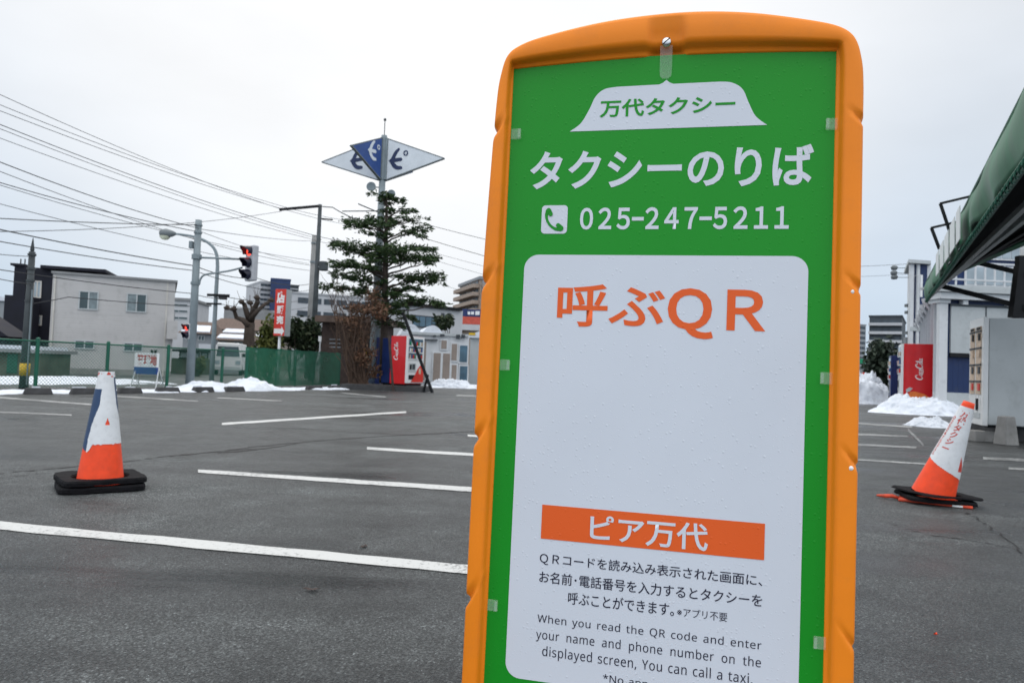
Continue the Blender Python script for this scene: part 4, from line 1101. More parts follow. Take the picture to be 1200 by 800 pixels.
# ------------------------------------------------------------------ pylon with the four triangular boards
Y = 29.0; b0 = GX(437, Y)
py = thing('sign_pylon', 'tall grey steel pylon with four triangular boards bearing bird emblems', 'sign pylon', b0)
def pl(x, y, d=0): return P(x, y, Y + d) - b0
zt = pl(449, 159).z; z_b0 = pl(444, 211).z; z_b1 = pl(445, 163).z
bb = B(); bb.tube([(0, 0, 0), (0, 0, pl(440, 372).z), (0, 0, pl(441, 368).z), (0, 0, zt)], [.205, .20, .17, .115], 20); bb.build('shaft', 'pole', py, smooth=True)
bb = B(); bb.tube([(0, 0, z_b0), (0, 0, z_b1 + .05)], .15, 16)
for a in (35, 145, 235, 325): bb.box(.16 * math.cos(R(a)) - .04, .16 * math.cos(R(a)) + .04, .16 * math.sin(R(a)) - .04, .16 * math.sin(R(a)) + .04, z_b0, z_b1)
bb.build('board_mount', 'pole', py)
bb = B(); z2 = pl(450, 141).z; bb.tube([(0, 0, zt), (0, 0, z2)], .018, 6); bb.build('rod', 'pole_dark', py)
bb = B(); bb.lathe([(.001, z2 - .05), (.05, z2 - .02), (.06, z2 + .02), (.04, z2 + .07), (.001, z2 + .09)], 12); bb.build('finial', 'pole_dark', py, smooth=True)
for x, y, r in ((435.6, 219.5, .19), (459, 228, .17)):
    p = pl(x, y); bb = B(); k = 24
    vs = [(p.x + rr * math.cos(2 * math.pi * i / k), -.12 - yy, p.z + rr * math.sin(2 * math.pi * i / k)) for rr, yy in ((r * .5, -.16), (r * .95, -.05), (r, 0), (r * .9, .02), (r * .3, .0)) for i in range(k)]
    bb.add(vs, [(j * k + i, j * k + (i + 1) % k, (j + 1) * k + (i + 1) % k, (j + 1) * k + i) for j in range(4) for i in range(k)] + [tuple(range(k)), tuple(4 * k + i for i in range(k))])
    bb.bar((p.x, -.05, p.z), (0, 0, p.z), .04); bb.build('loudspeaker', 'pole', py, smooth=False)
bb = B(); a, e_ = pl(401, 247.5), pl(488, 247); bb.tube([a, e_], .022, 6); bb.tube([pl(420, 239, -1.2), pl(446, 250)], .022, 6); bb.build('antenna_bar', 'pole_dark', py)
bb = B(); bb.box(-.75, .55, -.45, .25, .02, .14); bb.build('footing', 'board_blue', py)
bb = B(); bb.box(.12, .30, -.28, .12, .14, 2.0); bb.build('meter_panel', 'navy_plain', py)
def bird(bb, y, sx, ox, oz, k):
    """three rounded strokes that meet at a beak, and a ring"""
    def q(p): return (ox + sx * p[0] * k, oz + p[1] * k)
    st = [([(0, .0), (.08, .02), (.16, .04)], [.05, .16, .20]), ([(.12, .05), (.20, .22), (.28, .36), (.37, .46)], [.14, .15, .13, .10]), ([(.14, .02), (.30, .04), (.46, .06)], [.16, .15, .14]), ([(.10, -.02), (.20, -.17), (.32, -.26), (.48, -.27)], [.15, .16, .16, .13])]
    for i, (pp, ww) in enumerate(st):
        sp_ = spline(pp, 6); w_ = np.interp(np.linspace(0, 1, len(sp_)), np.linspace(0, 1, len(ww)), ww) * k
        bb.stroke([q(p) for p in sp_], list(w_), y - .002 * i)
    ring = [(.66 + .075 * math.cos(a), .30 + .085 * math.sin(a)) for a in np.linspace(0, 2 * math.pi, 25)]
    bb.stroke([q(p) for p in ring], .05 * k, y - .01, caps=False)
bhh = z_b1 - z_b0
for k, (dx, dy, ms, mb) in enumerate([(2.52, -.48, 'pylon_white', 'logo_navy'), (-2.66, .74, 'pylon_white', 'logo_navy'), (-.92, -1.75, 'board_blue', 'pylon_white'), (.92, 1.75, 'board_blue', 'pylon_white')]):
    L_ = math.hypot(dx, dy); ang = math.atan2(dy, dx)
    flip = dx < 0                       # local +x must run to the viewer's right on the face turned to the lot
    a = ang + math.pi if flip else ang
    x0, x1 = (-.18, -L_) if flip else (.18, L_)
    bo = B().prism([(x0, z_b0 + .02), (x1, (z_b0 + z_b1) / 2), (x0, z_b1 - .02)], -.05, .05).build('board', ms, py); bo.rotation_euler = (0, 0, a)
    bb = B(); zz = (z_b0 + z_b1) / 2
    for pa, pb in (((x0, z_b0), (x1, zz)), ((x1, zz), (x0, z_b1)), ((x0, z_b1), (x0, z_b0))): bb.bar((pa[0], 0, pa[1]), (pb[0], 0, pb[1]), .12, .035, up=(0, 0, 1))
    bb.build('rim', 'lamp_grey', bo)
    bb = B()
    if k == 0: bird(bb, -.056, 1, .28, zz - .08, bhh * .62)
    elif k == 1: bird(bb, -.056, 1, -L_ * .52, zz - .02, bhh * .62)
    elif k == 2: bird(bb, -.056, 1, -1.02, zz + .1, bhh * .56)
    else: bird(bb, -.056, 1, .4, zz - .02, bhh * .5)
    bb.build('bird_emblem', mb, bo, fix=False)
# ------------------------------------------------------------------ buildings behind the fence
def pb(parent, name, m, *a, bev=0):
    o = B().box(*a).build(name, m, parent)
    if bev: bevel(o, bev)
    return o
# pale two storey house
fr = Frame(P(56, 420, 31.5), P(201, 420, 33.6))
hs_ = thing('house', 'pale two storey house with sliding windows behind the wire fence', 'house', fr.p, fr.a)
_, zl = fr.hit(60, 320); _, zr = fr.hit(204, 331); L_ = fr.L
B().prism([(0, 0), (L_, 0), (L_, zr), (0, zl)], 0, 6.0).build('wall', 'house_wall', hs_)
bb = B(); bb.prism([(-.06, zl), (L_ + .08, zr), (L_ + .08, zr + .10), (-.06, zl + .10)], -.10, 6.1); bb.build('roof', 'roof_grey', hs_)
for r, g_ in (((92, 341, 115.5, 363), ('glass', 'glass_light')), ((148, 344, 172, 366), ('glass_light', 'glass')), ((87, 398.5, 111, 409), ('glass', 'glass')), ((144.5, 401.5, 167.5, 412), ('glass', 'glass'))):
    window(hs_, fr.rect(*r), 'pale_metal', list(g_), 2, .05, -.002, .05)
bb = B(); x, z = fr.hit(58, 400); bb.tube([(.10, -.05, .05), (.10, -.05, zl - .1)], .035, 8); bb.build('downpipe', 'house_trim', hs_)
x, z = fr.hit(192, 400); B().box(x, x + .06, -.03, -.002, 0, zr).build('corner_trim', 'house_trim', hs_)
for xx in (178, 182.2):
    x, z = fr.hit(xx, 412); B().box(x - .05, x + .05, -.05, -.002, z - .08, z + .08).build('vent', 'black_steel', hs_)
B().box(0, L_, -.012, -.002, .0, .26).build('plinth', 'concrete', hs_)
for yy, zz in ((1.2, 2.1), (2.8, 2.1)):
    w_ = B().box(L_ + .001, L_ + .05, yy, yy + .7, zz, zz + 1.0).build('window', 'pale_metal', hs_); B().box(L_ + .03, L_ + .056, yy + .06, yy + .64, zz + .06, zz + .94).build('pane', 'glass', w_)
x, z = fr.hit(199, 372); B().box(x - .1, x + .35, -.45, -.02, z - 1.0, z - .15).build('balcony', 'house_wall', hs_)
# navy black house behind it
Y = 38.0
fr = Frame(P(3, 420, Y), P(126, 420, Y + 1.5)); nb_ = thing('house', 'navy black house with a boxy tower, behind the pale house', 'house', fr.p, fr.a)
def rb(parent, name, m, x0, y0, x1, y1, d0, d1, to_ground=False, f=None):
    f = f or fr
    a = f.rect(x0, y0, x1, y1, d0); return pb(parent, name, m, a[0], a[1], d0, d1, 0 if to_ground else a[2], a[3])
rb(nb_, 'tower', 'dark_house', 13, 309, 27, 440, .02, 3, True)
rb(nb_, 'wall', 'dark_house', 24, 313.5, 60, 440, .3, 6, True)
rb(nb_, 'wall', 'dark_house', 55, 315, 110, 440, .6, 6.5, True)
rb(nb_, 'porch', 'dark_house', 2.5, 346, 33, 440, -1.6, 0, True)
o = rb(nb_, 'roof', 'dark_house', 12, 308.5, 27.5, 311, -.1, 3.1); o = rb(nb_, 'roof', 'dark_house', 47, 313, 124, 316.5, -.1, 6.6)
for r in ((25.5, 328, 36, 349), (38.5, 329, 48.5, 349), (29, 369, 49, 381)):
    q = fr.rect(*r, .25); window(nb_, q, 'house_trim', 'glass_pale', 2, .06, .28, .06)
bb = B()
for xx in (21, 26): a = fr.rect(xx - .4, 302, xx + .4, 309); bb.box(a[0], a[1], .4, .5, a[2], a[3])
bb.build('aerial', 'black_steel', nb_)
# low snowy sheds
Y = 27.0
fr = Frame(P(-30, 420, Y), P(48, 420, Y + .3)); sh = thing('shed', 'low green brown shed with a snow covered flat roof beside the dark pole', 'shed', fr.p, fr.a)
rb(sh, 'wall', 'green_shed', -30, 412, 47, 440, 0, 2.4, True); rb(sh, 'roof', 'roof_grey', -33, 408.5, 49, 412.5, -.3, 2.6); rb(sh, 'snow_cap', 'snow', -32, 404, 41, 408.7, -.2, 2.4)
rb(sh, 'shutter', 'fence_green', 8, 415, 20, 437, -.03, .02)
Y = 31
fr = Frame(P(-60, 420, Y), P(8, 420, Y)); sh = thing('shed', 'dark gable roofed shed behind the low snowy shed', 'shed', fr.p, fr.a)
a = fr.rect(-60, 376, 8, 393); pb(sh, 'wall', 'dark_house', 0, fr.L - .1, 0, 1.2, 0, a[2] + .05)
B().prism([(-.2, a[2]), (fr.L + .15, a[2]), (fr.L * .45, a[3] + .3)], -.2, 1.3).build('roof', 'dark_house', sh)

# small houses and snowy roofs beyond the lot
def small_house(label, x0, x1, ye, yr, Y, wm, rm, wins=(), snow=False, dep=6, flat=False):
    f = Frame(P(x0, 420, Y), P(x1, 420, Y + .5)); o = thing('house', label, 'house', f.p, f.a)
    _, ze = f.hit((x0 + x1) / 2, ye); _, zr_ = f.hit((x0 + x1) / 2, yr); L = f.L
    pb(o, 'wall', wm, 0, L, 0, dep, 0, ze)
    if flat:
        rf_ = pb(o, 'roof', rm, -.3, L + .3, -.3, dep + .3, ze, zr_)
    else:
        bb = B(); bb.add([(-.4, -.5, ze - .05), (L + .4, -.5, ze - .05), (L + .4, dep + .5, ze - .05), (-.4, dep + .5, ze - .05), (L * .12, dep / 2, zr_), (L * .88, dep / 2, zr_)],
                         [(0, 1, 5, 4), (1, 2, 5), (2, 3, 4, 5), (3, 0, 4), (3, 2, 1, 0)]); rf_ = bb.build('roof', rm, o)
    if snow:
        bb = B(); k = .10
        for i in range(snow):
            t0, t1 = .08 + .84 * i / snow, .08 + .84 * (i + .62) / snow
            def rp(u, t): xa = -.4 + (L * .12 + .4) * t; xb = L + .4 + (L * .88 - L - .4) * t; return (xa + (xb - xa) * u, -.5 + (dep / 2 + .5) * t, ze - .05 + (zr_ - ze + .05) * t + k)
            a0, a1 = random.uniform(.0, .1), random.uniform(.85, 1)
            bb.add([rp(a0, t0), rp(a1, t0), rp(a1, t1), rp(a0, t1)], [(0, 1, 2, 3)])
        sn = bb.build('snow_cap', 'snow', rf_, fix=False); md = sn.modifiers.new('t', 'SOLIDIFY'); md.thickness = .12
    for w_ in wins: window(o, f.rect(*w_), 'pale_metal', 'glass', 2, .06, -.002, .06)
    return o
small_house('beige house with a brown hipped roof banded with snow, beyond the fence', 255, 290, 398, 381, 58, 'house_beige', 'roof_brown', ((259, 400, 266, 405), (274, 400, 284, 405)), snow=2)
small_house('long low carport with a snow covered flat roof beyond the fence', 239, 288, 411, 404, 47, 'far_grey', 'snow', (), flat=True, dep=4)
small_house('grey house with dark roof behind the street lamp', 213, 246, 390, 375, 70, 'far_grey', 'roof_brown', ((218, 393, 224, 399), (232, 393, 240, 399)), snow=1)
small_house('brown roofed house peeping out behind the pollarded tree', 238, 318, 386, 372, 95, 'house_beige', 'roof_brown', ((246, 388, 252, 394),))
small_house('white block of flats, low and wide, behind the pollarded tree', 262, 306, 376, 361, 140, 'far_white', 'roof_grey', ((268, 366, 274, 371), (282, 366, 288, 371)), flat=True, dep=10)
small_house('grey office block with bands between pale house and signal pole', 196, 222, 352, 349, 110, 'far_white', 'roof_grey', ((199, 356, 220, 359), (199, 363, 220, 366), (199, 371, 220, 374)), flat=True, dep=10)
small_house('low grey house with a snowy roof at the edge of the dark house', -30, 12, 352, 347, 90, 'far_grey', 'snow', (), flat=True)
small_house('brown house with snow patches on its roof behind the screen fence', 296, 332, 397, 384, 75, 'house_beige', 'roof_brown', (), snow=2)
# bus shelter like glazed booth
Y = 40; fr = Frame(P(197, 420, Y), P(250, 420, Y + .3)); bt = thing('glazed_booth', 'glazed booth with a dark roof edge standing behind the signal pole', 'booth', fr.p, fr.a)
rb(bt, 'roof', 'black_steel', 196, 409.5, 246, 412, -.2, 2.0); rb(bt, 'wall', 'green_shed', 200, 420, 245, 440, .05, 1.8, True)
for r in ((210, 411.5, 221, 420), (227, 412.5, 234, 420.5), (235, 412.5, 244, 420.5)): window(bt, fr.rect(*r), 'black_steel', 'glass_pale', 1, .05, .04, .06)
# little white van seen from the front
q = GX(266, 41); vn = thing('parked_van', 'small white van facing the lot, parked behind the fence', 'van', q, R(14))
bb = B(); bb.prism([(-.74, .28), (.74, .28), (.74, 1.05), (.62, 1.82), (-.62, 1.82), (-.74, 1.05)], 0, 3.2); bevel(bb.build('body', 'white_gloss', vn), .06)
B().prism([(-.62, 1.06), (.62, 1.06), (.54, 1.62), (-.54, 1.62)], -.02, .02).build('windscreen', 'glass', vn)
for s in (-1, 1):
    B().box(s * .55 - .13, s * .55 + .13, -.03, .03, .62, .82).build('headlight', 'glass_pale', vn)
    bb = B(); bb.tube([(s * .66 - .08, .55, .28), (s * .66 + .08, .55, .28)], .28, 18); bb.build('wheel', 'rubber', vn)
    B().box(s * .82 - .08, s * .82 + .08, .1, .2, 1.05, 1.25).build('mirror', 'black_steel', vn)
B().box(-.7, .7, -.05, .02, .30, .48).build('bumper', 'pale_metal', vn)

# towers far off
def tower(label, x0, x1, yt, Y, wm, floors, cols, win='far_window', name='tower_block', dx=2.0, dep=20, band=None, frame=None, yb=None, cat='tower block', rowh=.5, m_=.04):
    f = frame or Frame(P(x0, 420, Y), P(x1, 420, Y + dx)); o = thing(name, label, cat, f.p, f.a)
    _, zt = f.hit((x0 + x1) / 2, yt); pb(o, 'wall', wm, 0, f.L, 0, dep, 0, zt)
    pb(o, 'parapet', wm, -.15, f.L + .15, -.15, dep + .15, zt, zt + .02 * zt)
    z0 = 0 if yb is None else f.hit((x0 + x1) / 2, yb)[1]
    fh = (zt - z0) / floors
    for i in range(floors):
        za = z0 + fh * (i + .28); zb_ = za + fh * rowh
        for c_ in range(cols):
            xa = f.L * (m_ + (1 - 2 * m_) * c_ / cols + .01); xb = f.L * (m_ + (1 - 2 * m_) * (c_ + 1) / cols - .01)
            pb(o, 'window', win, xa, xb, -.06, .02, za, zb_)
        if band: pb(o, 'balcony', band, -.1, f.L + .1, -.9, -.08, z0 + fh * i - fh * .05, z0 + fh * (i + .27))
    return o, f
tower('slim grey white tower block with a grid of balconies behind the pollarded tree', 300.5, 314, 331, 240, 'far_white', 9, 3, yb=382)
o, f = tower('navy blue tower block rising over the red sign', 313, 336, 328, 236, 'tower_navy', 10, 4, 'tower_navy', yb=382); pb(o, 'roof_house', 'tower_navy', f.L * .05, f.L * .8, 3, 12, f.hit(320, 328)[1], f.hit(320, 325.5)[1])
tower('dark blue grey tower block half hidden behind the navy tower', 333, 346, 335, 250, 'far_dark', 9, 3, 'far_white', yb=382, rowh=.25)
tower('pale office block below the navy tower with small square windows', 303, 324, 365, 150, 'far_white', 4, 4, yb=402)
# long white block behind the cedar
o, f = tower('long white block with ribbon windows behind the utility poles and cedar', 338, 482, 348, 92, 'far_white', 4, 9, yb=408, dep=14, dx=6, rowh=.42, name='office_block', cat='office block')
pb(o, 'roof_house', 'far_grey', f.L * .05, f.L * .22, 3, 10, f.hit(350, 348)[1], f.hit(350, 344)[1])
# glass fronted white building
fr = Frame(P(478, 420, 62), P(541, 420, 66)); gl = thing('office_building', 'white building with a blue glass band and dark roof edge over the cubicles', 'building', fr.p, fr.a)
rb(gl, 'wall', 'far_white', 478, 360.5, 541, 440, 0, 10, True); rb(gl, 'roof', 'black_steel', 476, 357.5, 542, 361, -.3, 10.3)
a = fr.rect(483, 370, 512, 384); w_ = pb(gl, 'window', 'far_dark', a[0], a[1], -.10, .02, a[2], a[3])
for i in range(4): pb(w_, 'pane', 'glass_blue', a[0] + (a[1] - a[0]) * (i + .06) / 4, a[0] + (a[1] - a[0]) * (i + .94) / 4, -.13, -.08, a[2] + .1, a[3] - .1)
for xx in (517, 525): q = fr.rect(xx, 367, xx + 3.5, 371); pb(gl, 'vent', 'far_dark', q[0], q[1], -.08, .01, q[2], q[3])
# beige apartment block
fa = Frame(P(535.5, 420, 135), P(560, 420, 122)); ap = thing('apartment_block', 'beige apartment block with rows of balconies above the billboard', 'apartment block', fa.p, fa.a)
_, zt = fa.hit(560, 328.5); Lx = fa.L
pb(ap, 'wall', 'apartment', 0, Lx, 0, 16, 0, zt); pb(ap, 'roof', 'far_grey', -.3, Lx + .3, -.3, 16.3, zt, zt + .5)
n = 8; z0 = fa.hit(560, 385)[1]; fh = (zt - z0) / 6
for i in range(6):
    pb(ap, 'balcony', 'apartment', -.1, Lx - .6, -1.2, -.02, z0 + fh * i, z0 + fh * (i + .46))
    for c_ in range(6): pb(ap, 'window', 'far_window', .4 + (Lx - 1.4) * c_ / 6, .4 + (Lx - 1.4) * (c_ + .78) / 6, -.08, .02, z0 + fh * (i + .50), z0 + fh * (i + .92))
pb(ap, 'side_wall', 'apartment_side', Lx + .02, Lx + .25, .2, 15.8, 0, zt - .1)
for i in range(6): pb(ap, 'band', 'apartment', Lx + .2, Lx + .5, .2, 15.8, z0 + fh * i, z0 + fh * (i + .42))
# billboard
fr = Frame(P(540, 420, 82), P(572, 420, 82)); bl = thing('billboard', 'billboard with a navy top, orange red middle and pale foot, below the apartments', 'billboard', fr.p, fr.a)
rb(bl, 'upper_panel', 'billboard_navy', 540.5, 362.5, 571, 371, 0, .4); rb(bl, 'middle_panel', 'billboard_red', 540.5, 371.2, 571, 380, 0, .4); rb(bl, 'lower_panel', 'far_white', 540.5, 380.2, 571, 387, 0, .4)
for r in ((548, 365, 551, 368.5), (552, 365, 555.5, 368.5), (557, 364.5, 562, 369)): rb(bl, 'white_mark', 'board_white', *r, -.04, .02)
bb = B(); a = fr.rect(539, 364, 540.3, 400); bb.tube([(a[0], .3, 0), (a[0], .3, a[3])], .22, 10); bb.build('post', 'black_steel', bl)
# white prefabricated cubicles
fr = Frame(P(480, 420, 36.5), P(549, 420, 37.2)); cu = thing('prefab_cabin', 'white prefabricated cabins with brown panelled doors and rounded snowy roofs', 'cabin', fr.p, fr.a)
_, zt = fr.hit(515, 391); L_ = fr.L
pb(cu, 'wall', 'white_metal', 0, L_, 0, 3.0, 0, zt)
for xa, xb, yt in ((470, 494.5, 379.5), (495, 520, 381)):
    pts = []; a = fr.rect(xa, yt, xb, 392)
    for i in range(13): t = i / 12; pts.append((a[0] + (a[1] - a[0]) * t, a[2] + (a[3] - a[2]) * (1 - (2 * t - 1) ** 2) ** .8))
    B().prism(pts + [(a[1], a[2] - .1), (a[0], a[2] - .1)], .1, 2.8).build('rounded_roof', 'snow', cu)
rb(cu, 'eave', 'pale_metal', 480, 390, 549, 393, -.12, .01)
def door(x0, y0, x1, y1, n, m):
    a = fr.rect(x0, y0, x1, y1); d = pb(cu, 'door', 'white_metal', a[0], a[1], -.09, .01, a[2], a[3]); w = (a[1] - a[0]) / n
    for i in range(n): pb(d, 'panel', m, a[0] + w * i + .06, a[0] + w * (i + 1) - .06, -.11, -.06, a[2] + .08, a[3] - .08)
door(489, 398, 500, 447, 1, 'beige_panel'); door(506, 412, 528, 448, 2, 'beige_panel'); door(515.5, 397, 524.5, 410.5, 1, 'beige_panel'); door(527.5, 401, 536.5, 424, 1, 'beige_panel'); door(527.5, 425.5, 536, 447, 1, 'beige_panel')
door(537, 403, 548.5, 426, 1, 'glass_blue'); door(537, 427, 548.5, 447.5, 1, 'glass_blue')
rb(cu, 'gutter', 'far_dark', 490, 397.2, 513, 398.6, -.2, -.02)
for r in ((508, 392.5, 511, 394.5), (516, 391.5, 521, 394), (535, 392, 539, 397), (541, 392, 545, 396)): rb(cu, 'fitting', 'far_dark', *r, -.2, -.11)
fr = Frame(P(550, 420, 40), P(590, 420, 40)); lw = thing('storehouse', 'low grey white storehouse with a snowy roof beside the white cabins', 'storehouse', fr.p, fr.a)
rb(lw, 'wall', 'pale_metal', 550, 396, 590, 452, 0, 5, True); a = fr.rect(550, 390, 590, 396.3)
B().prism([(-.1, a[2]), (fr.L, a[2]), (fr.L, a[3] + .5), (fr.L * .5, a[3] + .25), (-.1, a[2] + .12)], -.2, 5).build('roof', 'snow', lw)
a = fr.rect(564, 403, 572, 449); d = pb(lw, 'door', 'white_metal', a[0], a[1], -.08, .01, .1, a[3]); pb(d, 'panel', 'beige_panel', a[0] + .1, a[1] - .1, -.1, -.06, .2, a[3] - .1)
rb(lw, 'yellow_strip', 'yellow_band', 549.5, 390, 557, 392.5, -.25, -.1)
# brown hut by the pylon
fr = Frame(P(372, 420, 32), P(436, 420, 31.5)); hu = thing('hut', 'dark brown wooden hut with a deep flat eave beside the pylon', 'hut', fr.p, fr.a)
rb(hu, 'wall', 'brown_wood', 376, 377, 436, 450, 0, 2.5, True); rb(hu, 'roof', 'roof_brown', 369, 370, 440, 377.5, -.6, 2.9)
for yy in (397, 401.5, 406): rb(hu, 'rail', 'far_grey', 386, yy, 399, yy + 1.2, -.05, .01)
rb(hu, 'doorway', 'black_steel', 414, 388, 433, 449, -.04, .01, True); rb(hu, 'notice', 'yellow_band', 425.5, 408, 429, 421, -.08, -.02)
# ------------------------------------------------------------------ drinks vending machines
def script_logo(bb, ox, oz, k, vertical=True):
    """flowing white script, laid out along +x from its start and turned a quarter so that it climbs the case"""
    def C(dx): return [(1.42, 1.45), (1.36, 1.78), (1.10, 2.0), (.72, 1.86), (.34, 1.4), (.12, .85), (.16, .32), (.46, .05), (.86, .12), (1.22, .42)], [.12, .20, .20, .26, .32, .34, .30, .22, .16, .10]
    def ring(cx, cy, rx, ry): return [(cx + rx * math.cos(a) + .18 * ry * math.sin(a), cy + ry * math.sin(a)) for a in np.linspace(.6, .6 + 2 * math.pi, 15)]
    S = []
    for dx in (0, 3.62):
        p, w = C(dx); S.append(([(x + dx, y) for x, y in p], w))
        S.append((ring(dx + 1.72, .50, .27, .42), [.16]))
    S.append(([(2.62, .80), (2.44, .94), (2.20, .78), (2.12, .40), (2.30, .10), (2.62, .24)], [.14, .18, .20, .22, .18, .10]))
    for dx in (2.98, 6.40):
        S.append((ring(dx, .50, .25, .40), [.15])); S.append(([(dx + .34, .95), (dx + .26, .35), (dx + .34, .08), (dx + .55, .22)], [.18, .20, .16, .08]))
    S.append(([(3.42, .55), (3.74, .62)], [.16])); S.append(([(5.66, .30), (5.92, .95), (6.06, 1.70), (5.96, 1.98), (5.82, 1.60), (5.78, .50), (5.92, .10), (6.10, .20)], [.09, .12, .14, .16, .18, .22, .18, .08]))
    S.append(([(1.15, .40), (1.9, -.06), (2.8, -.18), (3.7, -.05)], [.08, .12, .12, .05])); S.append(([(4.9, 1.75), (5.3, 1.45), (5.75, 1.42)], [.14, .16, .06]))
    for i, (p, w) in enumerate(S):
        q = spline([(-y if vertical else x, x if vertical else y) for x, y in p], 5)
        ww = np.interp(np.linspace(0, 1, len(q)), np.linspace(0, 1, len(w)), w) * k * 1.15
        bb.stroke([(ox + x * k, oz + z * k) for x, z in q], list(ww), -.001 * i)
def vending(label, loc, yaw, case='red', logo=None, graphic=False, goods='warm_lit', w=1.0, d=.74, h=1.83, z=0.0, body='red', group=None):
    o = thing('vending_machine', label, 'vending machine', Vector((loc.x, loc.y, z)), yaw, group)
    bevel(B().box(0, w, .05, d, .06, h).build('case', case, o), .012)
    dr = bevel(B().box(.006, w - .006, -.03, .047, .10, h - .01).build('door', 'white_gloss' if case != 'navy_plain' else case, o), .010)
    B().box(.06, w - .06, .02, d - .05, 0, .058).build('foot', 'black_steel', o)
    win = B().box(.07, w - .10, -.036, -.029, h * .54, h * .95).build('display_window', 'glass_blue', dr)
    for r in range(3):
        for c_ in range(8):
            x = .10 + (w - .24) * c_ / 8; zz = h * .555 + r * h * .132
            bb = B(); bb.tube([(x + .045, -.050, zz), (x + .045, -.050, zz + .13)], .030, 8)
            bb.build('can', ['warm_lit', 'board_red', 'board_white', 'board_blue', 'road_green'][(c_ * 3 + r * 2) % 5], win)
        B().box(.07, w - .10, -.060, -.030, h * .555 + r * h * .132 - .045, h * .555 + r * h * .132 - .008).build('price_rail', 'white_gloss', dr)
    B().box(w * .10, w * .52, -.045, -.029, h * .28, h * .46).build('coin_panel', 'pale_metal', dr)
    B().box(w * .15, w * .26, -.052, -.044, h * .33, h * .43).build('coin_slot', 'black_steel', dr)
    B().box(w * .30, w * .46, -.052, -.044, h * .33, h * .44).build('bill_slot', 'far_dark', dr)
    B().box(w * .12, w * .60, -.042, -.029, h * .13, h * .22).build('dispenser_flap', 'black_steel', dr)
    if graphic:
        B().flat([(w * .24, h * .075), (w - .02, h * .075), (w - .02, h * .46), (w * .82, h * .44), (w * .62, h * .34), (w * .48, h * .22)], -.0435).build('red_graphic', 'board_red', dr, fix=False)
        bb = B(); bb.flat([(w * .76 + .07 * math.cos(a), h * .30 + .12 * math.sin(a)) for a in np.linspace(0, 2 * math.pi, 20)[:-1]], -.046); bb.build('bottle_picture', 'warm_lit', dr, fix=False)
    return o, dr
# by the pylon
SY = 26.2; s = SY / F
c = P(475, 452, SY); zb = c.z
v1, _ = vending('red drinks machine with a white script emblem on its side, propped beside the cedar', c, R(60), 'red', graphic=True, z=max(.02, zb), h=58.5 * s)
bb = B(); script_logo(bb, .32, .93, .092); lg = bb.build('script_logo', 'logo_white', v1, fix=False); lg.location = (-.002, 0, 0); lg.rotation_euler = (0, 0, R(-90)); lg.location = (-.004, .74 * .98, 0)
c = P(456, 452, SY + .75); v2, _ = vending('dark navy drinks machine standing between pylon and red drinks machine', c, R(60), 'navy_plain', z=max(.02, zb), h=56 * s, w=.9, d=.40)
q = P(466, 453, SY + .3); bb = B(); bb.box(-1.9, 1.1, -.75, 1.35, 0, max(.02, zb) - .004); pl_ = bb.build('plinth', 'dark_concrete'); pl_.location = (q.x, q.y, 0); tag(pl_, 'low dark plinth under the red and navy drinks machines by the pylon', 'plinth')
# by the blue container
SY = 25.0; s = SY / F
c = P(1056.5, 466, SY); hh = P(1056.5, 402.5, SY).z
XD = Vector((math.cos(R(-113)), math.sin(R(-113)), 0))
v3, _ = vending('red drinks machine with script emblem and orange bottle picture, behind the big snow pile', c - XD * 1.0, R(-113), 'red', z=.08, h=hh - .08, d=.95)
W3 = 1.0
bb = B(); script_logo(bb, .62, hh * .44, .105); lg = bb.build('script_logo', 'logo_white', v3, fix=False); lg.rotation_euler = (0, 0, R(90)); lg.location = (W3 + .004, 0, 0)
bt_ = B().flat([(.14, .16), (.84, .16), (.82, .44), (.70, .54), (.40, .62), (.26, .60), (.16, .42)], 0).build('bottle_picture', 'orange_graphic', v3, fix=False); bt_.rotation_euler = (0, 0, R(90)); bt_.location = (W3 + .003, 0, 0)
cp_ = B().flat([(.14, .56), (.24, .62), (.34, .72), (.24, .76), (.13, .68)], 0).build('bottle_cap_picture', 'pale_metal', v3, fix=False); cp_.rotation_euler = (0, 0, R(90)); cp_.location = (W3 + .005, 0, 0)
c = P(1044.5, 466, 26.6); vending('navy drinks machine half hidden behind the red one, beside the round tree', c - XD * .9, R(-113), 'navy_plain', z=.06, h=P(1045, 416, 26.6).z - .06, w=.9, d=.38)
# big white machine seen from its side
SY = 12.3; s = SY / F
c = P(1154, 501, SY); zb = c.z; hh = 128.5 * s
fdir = Vector((-.36, -.93, 0)).normalized(); yaw = math.atan2(fdir.y, fdir.x)
far = Vector((c.x, c.y, 0)) - fdir * 1.02
wv = thing('vending_machine', 'big white vending machine seen from its blank side, behind the tilted cone', 'vending machine', Vector((far.x, far.y, zb)), yaw)
bevel(B().box(0, 1.02, .05, .95, .05, hh).build('case', 'pale_metal', wv), .015)
dr = bevel(B().box(-.002, 1.022, -.035, .045, .03, hh + .02).build('door', 'white_gloss', wv), .012)
B().box(.05, .97, .05, .9, .0, .048).build('foot', 'black_steel', wv)
for x0, x1 in ((.10, .42), (.54, .90)):
    w_ = B().box(x0, x1, -.046, -.034, hh * .30, hh * .93).build('display_window', 'warm_lit', dr)
    for k in range(4):
        zz = hh * (.32 + .155 * k); B().box(x0 - .01, x1 + .01, -.058, -.040, zz + .17, zz + .20).build('shelf_edge', 'far_dark', w_)
        B().box(x0 + (x1 - x0) * .55, x1 - .03, -.062, -.044, zz + .03, zz + .15).build('goods', ['board_red', 'far_dark', 'warm_lit', 'black_steel'][k], w_)
    B().box(x0 + .04, x1 - .04, -.052, -.044, hh * .90, hh * .925).build('price_rail', 'black_steel', w_)
